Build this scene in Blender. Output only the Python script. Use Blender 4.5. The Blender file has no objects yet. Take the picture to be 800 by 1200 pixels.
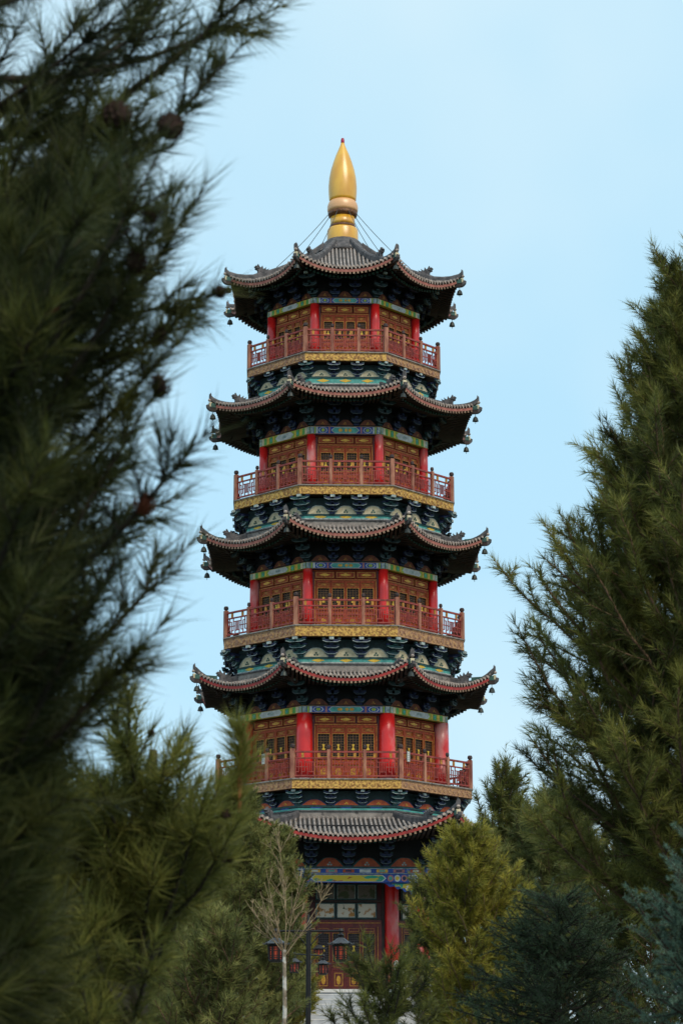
import bpy, math, random
import numpy as np
from mathutils import Vector, Matrix

scn = bpy.context.scene
COL = scn.collection
PI = math.pi
R_ = math.radians

# ------------------------------------------------------------------ camera
FPX, PITCH, CAMZ, DIST = 2600.0, 0.2536, 1.6, 90.0      # focal length in rows of a 1200-row frame
cam_data = bpy.data.cameras.new('camera')
cam = bpy.data.objects.new('camera', cam_data)
COL.objects.link(cam)
scn.camera = cam
cam.location = (0, 0, CAMZ)
cam.rotation_euler = (PI / 2 + PITCH, 0, 0)
cam_data.sensor_fit = 'VERTICAL'
cam_data.sensor_height = 36.0
cam_data.lens = FPX / 1200 * 36
cam_data.clip_start = 0.1
cam_data.clip_end = 6000
cam_data.dof.use_dof = True
cam_data.dof.focus_distance = 88
cam_data.dof.aperture_fstop = 6.0

# ------------------------------------------------------------------ sky and sun
world = bpy.data.worlds.new('World')
scn.world = world
world.use_nodes = True
wn, wl = world.node_tree.nodes, world.node_tree.links
wn.clear()
SUN_EL, SUN_AZ = R_(46), R_(152)          # azimuth clockwise from +Y
sky = wn.new('ShaderNodeTexSky')
sky.sky_type = 'NISHITA'
sky.sun_disc = False
sky.sun_elevation = SUN_EL
sky.sun_rotation = SUN_AZ
bg_sky = wn.new('ShaderNodeBackground'); bg_sky.inputs[1].default_value = 0.075
wl.new(sky.outputs[0], bg_sky.inputs[0])
tc = wn.new('ShaderNodeTexCoord')                         # a thin even veil of cloud over the blue
nz = wn.new('ShaderNodeTexNoise'); nz.inputs['Scale'].default_value = 2.6; nz.inputs['Detail'].default_value = 4
nz.inputs['Roughness'].default_value = 0.45
wl.new(tc.outputs['Generated'], nz.inputs['Vector'])
rp = wn.new('ShaderNodeValToRGB')
rp.color_ramp.elements[0].position = 0.40; rp.color_ramp.elements[0].color = (0.53, 0.85, 1.05, 1)
rp.color_ramp.elements[1].position = 0.60; rp.color_ramp.elements[1].color = (0.78, 0.98, 1.06, 1)
wl.new(nz.outputs['Fac'], rp.inputs[0])
bg_veil = wn.new('ShaderNodeBackground'); bg_veil.inputs[1].default_value = 0.635
wl.new(rp.outputs[0], bg_veil.inputs[0])
mixw = wn.new('ShaderNodeMixShader'); mixw.inputs[0].default_value = 0.90
wl.new(bg_sky.outputs[0], mixw.inputs[1]); wl.new(bg_veil.outputs[0], mixw.inputs[2])
wo = wn.new('ShaderNodeOutputWorld'); wl.new(mixw.outputs[0], wo.inputs[0])

sun_data = bpy.data.lights.new('sun', 'SUN')
sun_data.energy = 1.5
sun_data.angle = R_(25)
sun_data.color = (1.0, 0.85, 0.66)
sun = bpy.data.objects.new('sun', sun_data)
COL.objects.link(sun)
sdir = Vector((math.sin(SUN_AZ) * math.cos(SUN_EL), math.cos(SUN_AZ) * math.cos(SUN_EL), math.sin(SUN_EL)))
sun.rotation_euler = sdir.to_track_quat('Z', 'Y').to_euler()
sun.location = (0, -20, 60)

scn.view_settings.view_transform = 'Standard'
scn.view_settings.look = 'None'
scn.view_settings.exposure = 0.65
scn.view_settings.gamma = 1.0
scn.render.engine = 'CYCLES'
scn.cycles.use_denoising = True
scn.cycles.max_bounces = 6
scn.cycles.diffuse_bounces = 3
scn.cycles.glossy_bounces = 2
scn.cycles.transmission_bounces = 3

# ------------------------------------------------------------------ small helpers
CP, SP = math.cos(PITCH), math.sin(PITCH)
T8 = math.tan(PI / 8)
C8 = math.cos(PI / 8)


def slope_at(row):
    t = (600 - row) / FPX
    return (SP + t * CP) / (CP - t * SP)


def at(col, row, d):
    """world point standing d metres in front of the camera on the given sight line"""
    z = slope_at(row) * d
    return Vector(((col - 400) / FPX * (d * CP + z * SP), d, z + CAMZ))


def tag(o, label=None, cat=None, group=None, kind=None):
    if label: o['label'] = label
    if cat: o['category'] = cat
    if group: o['group'] = group
    if kind: o['kind'] = kind
    return o


def empty(name, loc=(0, 0, 0), rz=0.0):
    o = bpy.data.objects.new(name, None)
    COL.objects.link(o)
    o.location = loc
    o.rotation_euler = (0, 0, rz)
    return o


def put(name, mesh, parent=None, loc=(0, 0, 0), rz=0.0, scale=None):
    o = bpy.data.objects.new(name, mesh)
    COL.objects.link(o)
    o.parent = parent
    o.location = loc
    o.rotation_euler = (0, 0, rz)
    if scale: o.scale = scale
    return o


MATS = {}


def mat(name, col, col2=None, rough=0.6, metal=0.0, scale=4.0, lo=0.35, hi=0.65, bump=0.0, bscale=None,
        stretch=(1, 1, 1), detail=6, spec=0.4, wear=None, wear_lo=0.6, wear_hi=0.64, wear_scale=2.0, coord='Object'):
    m = bpy.data.materials.new(name)
    m.use_nodes = True
    n, l = m.node_tree.nodes, m.node_tree.links
    b = n['Principled BSDF']
    b.inputs['Roughness'].default_value = rough
    b.inputs['Metallic'].default_value = metal
    b.inputs['Specular IOR Level'].default_value = spec
    t = n.new('ShaderNodeTexCoord'); mp = n.new('ShaderNodeMapping')
    mp.inputs['Scale'].default_value = stretch
    l.new(t.outputs[coord], mp.inputs['Vector'])
    oi = n.new('ShaderNodeObjectInfo')
    ad = n.new('ShaderNodeVectorMath'); ad.operation = 'MULTIPLY_ADD'
    cmb = n.new('ShaderNodeCombineXYZ')
    for i in range(3): l.new(oi.outputs['Random'], cmb.inputs[i])
    ad.inputs[1].default_value = (37, 53, 29)
    l.new(cmb.outputs[0], ad.inputs[0]); l.new(mp.outputs[0], ad.inputs[2])
    vec = ad.outputs[0]
    if col2 is None: col2 = tuple(c * 0.65 for c in col)
    nz = n.new('ShaderNodeTexNoise'); nz.inputs['Scale'].default_value = scale; nz.inputs['Detail'].default_value = detail
    l.new(vec, nz.inputs['Vector'])
    rp = n.new('ShaderNodeValToRGB')
    rp.color_ramp.elements[0].position = lo; rp.color_ramp.elements[0].color = (*col2, 1)
    rp.color_ramp.elements[1].position = hi; rp.color_ramp.elements[1].color = (*col, 1)
    l.new(nz.outputs['Fac'], rp.inputs[0])
    out = rp.outputs[0]
    if wear:
        n2 = n.new('ShaderNodeTexNoise'); n2.inputs['Scale'].default_value = wear_scale; n2.inputs['Detail'].default_value = 8
        l.new(vec, n2.inputs['Vector'])
        r2 = n.new('ShaderNodeValToRGB')
        r2.color_ramp.elements[0].position = wear_lo; r2.color_ramp.elements[0].color = (0, 0, 0, 1)
        r2.color_ramp.elements[1].position = wear_hi; r2.color_ramp.elements[1].color = (1, 1, 1, 1)
        l.new(n2.outputs['Fac'], r2.inputs[0])
        mx = n.new('ShaderNodeMix'); mx.data_type = 'RGBA'
        l.new(r2.outputs[0], mx.inputs['Factor']); l.new(out, mx.inputs['A'])
        mx.inputs['B'].default_value = (*wear, 1)
        out = mx.outputs['Result']
    l.new(out, b.inputs['Base Color'])
    if bump:
        nb = n.new('ShaderNodeTexNoise'); nb.inputs['Scale'].default_value = bscale or scale * 3; nb.inputs['Detail'].default_value = 4
        l.new(vec, nb.inputs['Vector'])
        bp = n.new('ShaderNodeBump'); bp.inputs['Strength'].default_value = bump; bp.inputs['Distance'].default_value = 0.02
        l.new(nb.outputs['Fac'], bp.inputs['Height']); l.new(bp.outputs[0], b.inputs['Normal'])
    MATS[name] = m
    return m


mat('tile_grey', (0.38, 0.33, 0.305), (0.19, 0.165, 0.155), rough=0.75, scale=3, bump=0.4, bscale=20)
mat('tile_dark', (0.055, 0.05, 0.05), (0.03, 0.03, 0.03), rough=0.8)
mat('tile_end', (0.50, 0.41, 0.36), (0.25, 0.20, 0.18), rough=0.7, scale=5)
mat('ridge_grey', (0.13, 0.12, 0.125), (0.05, 0.05, 0.055), rough=0.75, scale=5, bump=0.3)
mat('band_grey', (0.30, 0.265, 0.24), (0.17, 0.15, 0.14), rough=0.8, scale=4, bump=0.3, wear=(0.10, 0.09, 0.085), wear_lo=0.57, wear_hi=0.66, wear_scale=6)
mat('eave_red', (0.40, 0.035, 0.03), (0.22, 0.02, 0.018), rough=0.55, scale=4)
mat('eave_pink', (0.42, 0.15, 0.115), (0.24, 0.075, 0.06), rough=0.65, scale=5)
mat('rafter', (0.05, 0.03, 0.026), (0.022, 0.018, 0.018), rough=0.7)
mat('rafter_end', (0.36, 0.24, 0.16), (0.16, 0.09, 0.06), rough=0.7, scale=9)
mat('rafter_green', (0.05, 0.13, 0.11), (0.03, 0.07, 0.06), rough=0.7)
mat('soffit', (0.012, 0.013, 0.016), (0.007, 0.007, 0.009), rough=0.8)  # near black: the shade below the eaves is put into the colour
mat('red_lacquer', (0.76, 0.020, 0.018), (0.52, 0.010, 0.010), rough=0.3, scale=2, spec=0.55, wear=(0.66, 0.30, 0.27), wear_lo=0.55, wear_hi=0.72, wear_scale=1.3, stretch=(1, 1, 0.5))  # pale patches: worn lacquer, with soft edges that also paint in the gloss reflection
mat('red_dark', (0.13, 0.012, 0.012), (0.07, 0.008, 0.008), rough=0.45, scale=3)
mat('rail_red', (0.34, 0.058, 0.046), (0.17, 0.026, 0.023), rough=0.6, scale=6)
mat('rail_post', (0.44, 0.20, 0.125), (0.21, 0.065, 0.045), rough=0.7, scale=5, stretch=(1, 1, 0.35))
mat('rail_cap', (0.06, 0.035, 0.035), (0.03, 0.02, 0.02), rough=0.6)
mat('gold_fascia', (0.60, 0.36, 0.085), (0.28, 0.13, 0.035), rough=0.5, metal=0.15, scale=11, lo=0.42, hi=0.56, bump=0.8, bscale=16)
mat('gold_brown', (0.46, 0.26, 0.115), (0.25, 0.125, 0.08), rough=0.6, metal=0.05, scale=11, lo=0.4, hi=0.6, bump=0.8, bscale=16)  # browner, less metallic gold for the fascia boards beside the front
mat('gold', (0.66, 0.36, 0.045), (0.42, 0.19, 0.02), rough=0.4, metal=0.3, scale=12)
mat('gold_dull', (0.52, 0.25, 0.035), (0.30, 0.115, 0.02), rough=0.5, metal=0.2, scale=12)
mat('yellow', (0.78, 0.52, 0.05), (0.60, 0.34, 0.03), rough=0.5, scale=8)
mat('finial_gold', (0.82, 0.45, 0.04), (0.66, 0.30, 0.02), rough=0.30, metal=0.0, scale=2.2, lo=.3, hi=.62, spec=0.9, stretch=(1, 1, .4), bump=.05, bscale=5)
mat('finial_pink', (0.78, 0.43, 0.20), (0.70, 0.36, 0.15), rough=0.36, metal=0.0, scale=1.5, spec=0.8)
mat('finial_brown', (0.18, 0.07, 0.02), (0.09, 0.035, 0.012), rough=0.5, scale=14, lo=.45, hi=.55)
mat('finial_red', (0.45, 0.02, 0.07), rough=0.4)
mat('door_wood', (0.42, 0.072, 0.022), (0.22, 0.034, 0.013), rough=0.55, spec=0.2, scale=6, stretch=(4, 4, 0.6))
mat('door_red', (0.15, 0.016, 0.014), (0.09, 0.009, 0.009), rough=0.45, scale=5)
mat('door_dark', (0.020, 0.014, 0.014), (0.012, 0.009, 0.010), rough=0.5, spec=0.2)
mat('lattice', (0.30, 0.155, 0.055), (0.15, 0.07, 0.03), rough=0.6, scale=9)
mat('lattice_grey', (0.15, 0.12, 0.125), (0.09, 0.07, 0.075), rough=0.6, scale=9)
mat('paint_blue', (0.025, 0.085, 0.40), (0.015, 0.045, 0.22), rough=0.55, scale=8)
mat('paint_dblue', (0.012, 0.030, 0.13), (0.008, 0.016, 0.06), rough=0.6, scale=8)
mat('paint_teal', (0.10, 0.42, 0.36), (0.05, 0.26, 0.24), rough=0.55, scale=6)
mat('paint_dteal', (0.018, 0.085, 0.085), (0.010, 0.040, 0.042), rough=0.6, scale=8)
mat('paint_green', (0.13, 0.42, 0.09), (0.07, 0.28, 0.06), rough=0.55, scale=8)
mat('paint_lime', (0.42, 0.48, 0.05), (0.24, 0.36, 0.05), rough=0.55, scale=10)
mat('paint_white', (0.62, 0.62, 0.60), (0.42, 0.43, 0.42), rough=0.6, scale=8)
mat('paint_beige', (0.72, 0.62, 0.42), (0.52, 0.44, 0.29), rough=0.65, scale=9)
mat('paint_orange', (0.52, 0.095, 0.02), (0.33, 0.05, 0.015), rough=0.55, scale=8)
mat('paint_pink', (0.50, 0.20, 0.19), (0.36, 0.13, 0.12), rough=0.6, scale=8)
mat('edge_pale', (0.46, 0.52, 0.50), (0.18, 0.23, 0.23), rough=0.6, scale=10)
mat('picture', (0.62, 0.58, 0.48), (0.40, 0.19, 0.05), rough=0.6, scale=3.2, lo=0.40, hi=0.47, detail=3, wear=(0.06, 0.09, 0.05), wear_lo=0.60, wear_hi=0.63, wear_scale=4)
mat('picture_dark', (0.13, 0.12, 0.10), (0.05, 0.07, 0.03), rough=0.6, scale=4, lo=0.42, hi=0.5, detail=3)
mat('landscape', (0.62, 0.44, 0.03), (0.02, 0.30, 0.20), rough=0.6, scale=3.2, lo=0.44, hi=0.50, detail=4, stretch=(0.7, 1, 2.2), wear=(0.40, 0.10, 0.02), wear_lo=0.60, wear_hi=0.62, wear_scale=3.5)
mat('scrollwork', (0.55, 0.42, 0.05), (0.02, 0.28, 0.20), rough=0.6, scale=6, lo=0.46, hi=0.5, detail=2, wear=(0.6, 0.6, 0.6), wear_lo=0.57, wear_hi=0.6, wear_scale=7)
mat('bracket_blue', (0.010, 0.022, 0.085), (0.006, 0.011, 0.035), rough=0.6, scale=8)  # blue darkened, overhang shade included in the colour
mat('bracket_teal', (0.010, 0.042, 0.045), (0.006, 0.018, 0.02), rough=0.6, scale=8)  # teal darkened the same way, overhang shade in its colour
mat('bracket_edge', (0.11, 0.15, 0.16), (0.03, 0.045, 0.05), rough=0.6, scale=10)  # shaded version of the pale edge paint, for brackets below the eaves
mat('orange_dim', (0.22, 0.055, 0.018), (0.10, 0.025, 0.012), rough=0.6, scale=9)  # board orange with the eave shade painted in
mat('bronze', (0.035, 0.045, 0.042), (0.02, 0.025, 0.025), rough=0.5, metal=0.3)
mat('wire', (0.08, 0.09, 0.10), rough=0.5, metal=0.5)
mat('stone', (0.46, 0.47, 0.49), (0.34, 0.35, 0.37), rough=0.8, scale=3, bump=0.2)
mat('marble', (0.66, 0.64, 0.62), (0.50, 0.49, 0.47), rough=0.7, scale=3, bump=0.15)
mat('grass_ground', (0.075, 0.080, 0.03), (0.045, 0.045, 0.022), rough=0.95, scale=0.8, bump=0.5)
mat('paving', (0.26, 0.25, 0.24), (0.19, 0.18, 0.175), rough=0.85, scale=1.5, bump=0.2)
mat('iron_black', (0.016, 0.015, 0.017), (0.010, 0.010, 0.011), rough=0.45, metal=0.2, scale=8)
mat('lantern_roof', (0.06, 0.065, 0.075), (0.03, 0.033, 0.04), rough=0.5, scale=8)
mat('bark', (0.15, 0.085, 0.05), (0.06, 0.036, 0.024), rough=0.9, scale=14, stretch=(1, 1, 0.3), bump=0.6, coord='Generated')
mat('bark_twig', (0.16, 0.10, 0.055), (0.07, 0.045, 0.028), rough=0.9, scale=10)
mat('bark_dark', (0.045, 0.032, 0.024), (0.022, 0.017, 0.013), rough=0.9, scale=10)
mat('bark_twigs_pale', (0.34, 0.26, 0.15), (0.19, 0.13, 0.075), rough=0.85, scale=8)
mat('bark_pale', (0.30, 0.25, 0.19), (0.15, 0.115, 0.08), rough=0.9, scale=9, wear=(0.48, 0.46, 0.42), wear_lo=0.52, wear_hi=0.58, wear_scale=5, bump=.5)
mat('cone_brown', (0.24, 0.065, 0.028), (0.10, 0.028, 0.014), rough=0.8, scale=12)
mat('cone_dark', (0.05, 0.024, 0.016), (0.02, 0.010, 0.009), rough=0.85, scale=12)
mat('bud', (0.36, 0.16, 0.05), (0.2, 0.08, 0.03), rough=0.8, scale=8)

# a lantern pane gives off a faint red glow
m = bpy.data.materials.new('lantern_pane'); m.use_nodes = True
b_ = m.node_tree.nodes['Principled BSDF']
b_.inputs['Base Color'].default_value = (0.30, 0.045, 0.03, 1); b_.inputs['Roughness'].default_value = 0.4
b_.inputs['Emission Color'].default_value = (1.0, 0.16, 0.06, 1); b_.inputs['Emission Strength'].default_value = 0.10
MATS['lantern_pane'] = m


class MB:
    """collects faces with materials and links them as one mesh"""

    def __init__(s):
        s.v, s.f, s.m, s.names = [], [], [], []

    def mi(s, name):
        if name not in s.names: s.names.append(name)
        return s.names.index(name)

    def add(s, vs, fs, m, M=None):
        o = len(s.v)
        if M is not None: vs = [tuple(M @ Vector(q)) for q in vs]
        s.v += [tuple(q) for q in vs]
        k = s.mi(m)
        for q in fs:
            s.f.append(tuple(i + o for i in q)); s.m.append(k)
        return s

    def box(s, c, d, m, M=None, taper=1.0):
        x, y, z = d[0] / 2, d[1] / 2, d[2] / 2
        vs = []
        for dz, t in ((-z, 1.0), (z, taper)):
            for dx, dy in ((-x, -y), (x, -y), (x, y), (-x, y)):
                vs.append((c[0] + dx * t, c[1] + dy * t, c[2] + dz))
        return s.add(vs, [(3, 2, 1, 0), (4, 5, 6, 7), (0, 1, 5, 4), (1, 2, 6, 5), (2, 3, 7, 6), (3, 0, 4, 7)], m, M)

    def prism(s, poly, y0, y1, m, M=None):
        """outline in x,z (counter-clockwise seen from -y) between y0 (front) and y1"""
        n = len(poly)
        vs = [(x, y0, z) for x, z in poly] + [(x, y1, z) for x, z in poly]
        fs = [tuple(range(n)), tuple(range(2 * n - 1, n - 1, -1))]
        for i in range(n):
            j = (i + 1) % n
            fs.append((j, i, i + n, j + n))
        return s.add(vs, fs, m, M)

    def bar(s, a, b, w, h, m):
        """flat bar from a to b in the x,z plane at y=a[1]"""
        dx, dz = b[0] - a[0], b[2] - a[2]
        L = math.hypot(dx, dz) or 1e-6
        M = Matrix.Translation(((a[0] + b[0]) / 2, (a[1] + b[1]) / 2, (a[2] + b[2]) / 2)) @ Matrix.Rotation(-math.atan2(dz, dx), 4, 'Y')
        return s.box((0, 0, 0), (L, h, w), m, M)

    def frame(s, x0, x1, z0, z1, y, w, d, m):
        s.box(((x0 + x1) / 2, y, z0 + w / 2), (x1 - x0, d, w), m)
        s.box(((x0 + x1) / 2, y, z1 - w / 2), (x1 - x0, d, w), m)
        s.box((x0 + w / 2, y, (z0 + z1) / 2), (w, d, z1 - z0 - 2 * w), m)
        s.box((x1 - w / 2, y, (z0 + z1) / 2), (w, d, z1 - z0 - 2 * w), m)
        return s

    def lathe(s, prof, n, m, c=(0, 0, 0), ms=None):
        base = len(s.v)
        for r, z in prof:
            for i in range(n):
                a = 2 * PI * i / n
                s.v.append((c[0] + r * math.cos(a), c[1] + r * math.sin(a), c[2] + z))
        for j in range(len(prof) - 1):
            k = s.mi(ms[j] if ms else m)
            for i in range(n):
                i2 = (i + 1) % n
                s.f.append((base + j * n + i, base + j * n + i2, base + (j + 1) * n + i2, base + (j + 1) * n + i)); s.m.append(k)
        k = s.mi(ms[0] if ms else m)
        s.f.append(tuple(base + i for i in range(n - 1, -1, -1))); s.m.append(k)
        q = base + (len(prof) - 1) * n
        k = s.mi(ms[-1] if ms else m)
        s.f.append(tuple(q + i for i in range(n))); s.m.append(k)
        return s

    def tube(s, pts, rad, n, m):
        base = len(s.v)
        pts = [Vector(p) for p in pts]
        for i, p in enumerate(pts):
            d = (pts[min(i + 1, len(pts) - 1)] - pts[max(i - 1, 0)])
            d = d.normalized() if d.length > 1e-9 else Vector((0, 0, 1))
            u = d.cross(Vector((0.13, 0.31, 0.94)))
            if u.length < 1e-3: u = d.cross(Vector((1, 0, 0)))
            u.normalize(); w = d.cross(u)
            r = rad[i] if hasattr(rad, '__len__') else rad
            for k in range(n):
                a = 2 * PI * k / n
                s.v.append(tuple(p + (u * math.cos(a) + w * math.sin(a)) * r))
        k0 = s.mi(m)
        for i in range(len(pts) - 1):
            for k in range(n):
                k2 = (k + 1) % n
                s.f.append((base + i * n + k, base + i * n + k2, base + (i + 1) * n + k2, base + (i + 1) * n + k)); s.m.append(k0)
        s.f.append(tuple(base + k for k in range(n - 1, -1, -1))); s.m.append(k0)
        q = base + (len(pts) - 1) * n
        s.f.append(tuple(q + k for k in range(n))); s.m.append(k0)
        return s

    def mesh(s, name, smooth=False):
        me = bpy.data.meshes.new(name)
        me.from_pydata(s.v, [], s.f)
        for q in s.names: me.materials.append(MATS[q])
        me.polygons.foreach_set('material_index', s.m)
        if smooth: me.polygons.foreach_set('use_smooth', [True] * len(s.f))
        me.update()
        return me


# ------------------------------------------------------------------ ground
def ground_z(y, x=0.0):
    def ss(a, b, t):
        t = min(1, max(0, (t - a) / (b - a))); return t * t * (3 - 2 * t)
    return 3.0 * ss(12, 76, y) if y < 130 else 3.0


def build_ground():
    xs = [-1500, -600, -250, -100, -50, -25, -12, -4, 0, 4, 12, 25, 50, 100, 250, 600, 1500]
    ys = [-1500, -400, -100, -30, -10, 0] + list(range(6, 84, 6)) + [100, 130, 200, 400, 900, 2500]
    b = MB()
    vs = [(x, y, ground_z(y)) for y in ys for x in xs]
    nx = len(xs)
    fs = [(j * nx + i, j * nx + i + 1, (j + 1) * nx + i + 1, (j + 1) * nx + i) for j in range(len(ys) - 1) for i in range(nx - 1)]
    b.add(vs, fs, 'grass_ground')
    tag(put('ground', b.mesh('ground', True)), kind='structure')
    b = MB()                                                # paved path up to the steps
    ys = list(range(8, 76, 4)) + [77.0]
    vs = [(x - 1.0 * (1 - min(1, y / 70)) , y, ground_z(y) + 0.012) for y in ys for x in (-1.5, 1.6)]
    b.add(vs, [(2 * j, 2 * j + 1, 2 * j + 3, 2 * j + 2) for j in range(len(ys) - 1)], 'paving')
    tag(put('path', b.mesh('path')), kind='structure')


build_ground()

# ------------------------------------------------------------------ pagoda
TOWER_X, TOWER_ROT = 0.05, R_(1.75)
FLOOR = slope_at(1159) * 81.8 + CAMZ                        # terrace level
VIS = (0, 1, 2, 6, 7)                                       # sides that face the photograph (0 = front, 1 = right, 7 = left)
pagoda = tag(empty('pagoda', (TOWER_X, DIST, FLOOR), TOWER_ROT),
             'tall eight sided pagoda with tiered curved roofs, red balconies and golden finial', 'pagoda')


def hz(row, R):
    """height above the terrace of a feature on the front face, R metres before the axis"""
    return slope_at(row) * (DIST - R) + CAMZ - FLOOR


def octo(R, extra=0.0):
    return [(R / C8 * math.sin(PI / 8 + k * PI / 4), -R / C8 * math.cos(PI / 8 + k * PI / 4)) for k in range(8)]


def octo_ring(b, R0, R1, z0, z1, m):
    """solid eight sided drum (R0=0) or ring between two radii"""
    o = octo(R1)
    n = 8
    vs = [(x, y, z0) for x, y in o] + [(x, y, z1) for x, y in o]
    fs = [(i, (i + 1) % n, (i + 1) % n + n, i + n) for i in range(n)]
    if R0 <= 0:
        fs += [tuple(range(n - 1, -1, -1)), tuple(range(n, 2 * n))]
    else:
        q = octo(R0)
        vs += [(x, y, z0) for x, y in q] + [(x, y, z1) for x, y in q]
        for i in range(n):
            j = (i + 1) % n
            fs += [(i + 2 * n, i + 3 * n, j + 3 * n, j + 2 * n), (i, i + 2 * n, j + 2 * n, j), (i + n, j + n, j + 3 * n, i + 3 * n)]
    b.add(vs, fs, m)


def sides(name, mesh, parent, which=range(8), off=0.0, z=0.0, labels=None):
    out = []
    for k in which:
        out.append(put(name, mesh, parent, (0, 0, z), k * PI / 4 + off))
    return out


# --- a set of stacked bracket arms stepping outward
def bracket_mesh(h, d, w, c1, c2, tiers=3, edge='edge_pale'):
    b = MB()
    th = h / tiers
    b.box((0, -0.07, 0.05), (0.20, 0.16, 0.10), c1)
    for j in range(tiers):
        z = 0.08 + j * (h - 0.08) / tiers
        hh = (h - 0.08) / tiers
        y = -0.05 - d * (j + 0.55) / tiers
        ww = w * (0.50 + 0.5 * (j + 1) / tiers)
        b.box((0, (y - 0.05) / 2, z + hh * 0.28), (0.10, abs(y - 0.05), hh * 0.5), c2)         # forward arm
        b.prism([(-ww * 0.30, z), (ww * 0.30, z), (ww * 0.5, z + hh * 0.32), (ww * 0.5, z + hh * 0.58), (-ww * 0.5, z + hh * 0.58), (-ww * 0.5, z + hh * 0.32)], y - 0.05, y + 0.05, c1)
        for sx in (-1, 1):
            b.box((sx * ww * 0.44, y, z + hh * 0.72), (ww * 0.17, 0.13, hh * 0.26), c2)
            b.bar((sx * ww * 0.30, y - 0.056, z + 0.012), (sx * ww * 0.5, y - 0.056, z + hh * 0.33), 0.018, 0.012, edge)
        b.box((0, y - 0.056, z + 0.01), (ww * 0.6, 0.012, 0.018), edge)
        b.box((0, y - 0.03, z + hh * 0.76), (0.13, 0.15, hh * 0.3), c1)
    b.box((0, -0.05 - d * 0.98, h - 0.05), (0.16, 0.12, 0.09), 'edge_pale')
    return b.mesh('bracket')


def board_mesh(w, h, c_back, c_rim, c_in, c_gold):
    """bell shaped painted board between two brackets"""
    def bell(k, z0):
        xs = [1, 0.93, 0.80, 0.60, 0.40, 0.20]
        zs = [0, 0.10, 0.30, 0.62, 0.86, 0.97]
        r = [(x * w / 2 * k, z0 + z * (h - z0) * (0.5 + k * 0.5)) for x, z in zip(xs, zs)]
        return [(-x, z) for x, z in r] + [(x, z) for x, z in reversed(r)]
    b = MB()
    def fl(p): return list(reversed(p)) if sum(p[i][0] * p[(i + 1) % len(p)][1] - p[(i + 1) % len(p)][0] * p[i][1] for i in range(len(p))) < 0 else p
    b.prism(fl(bell(1.0, 0)), -0.03, 0.03, c_rim)
    b.prism(fl(bell(0.84, 0.0)), -0.042, -0.0301, c_in)
    b.prism(fl(bell(0.52, 0.005)), -0.054, -0.0421, c_back)
    s = h * 0.16
    for dx, dz in ((-s * .75, h * .16), (s * .75, h * .16), (0, h * .36)):
        b.prism([(dx + s * .62 * math.cos(a), dz + h * .05 + s * .62 * math.sin(a)) for a in [i * PI / 3 for i in range(6)]], -0.072, -0.0541, c_gold)
    return b.mesh('bracket_board')


def column_mesh(r, h, m='red_lacquer'):
    b = MB()
    b.lathe([(r * 1.25, 0), (r * 1.35, 0.06), (r * 1.1, 0.13)], 18, 'stone')
    b.lathe([(r, 0.131), (r * 1.0, h * 0.3), (r * 0.97, h * 0.7), (r * 0.93, h)], 20, m)
    return b.mesh('column', True)


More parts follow.
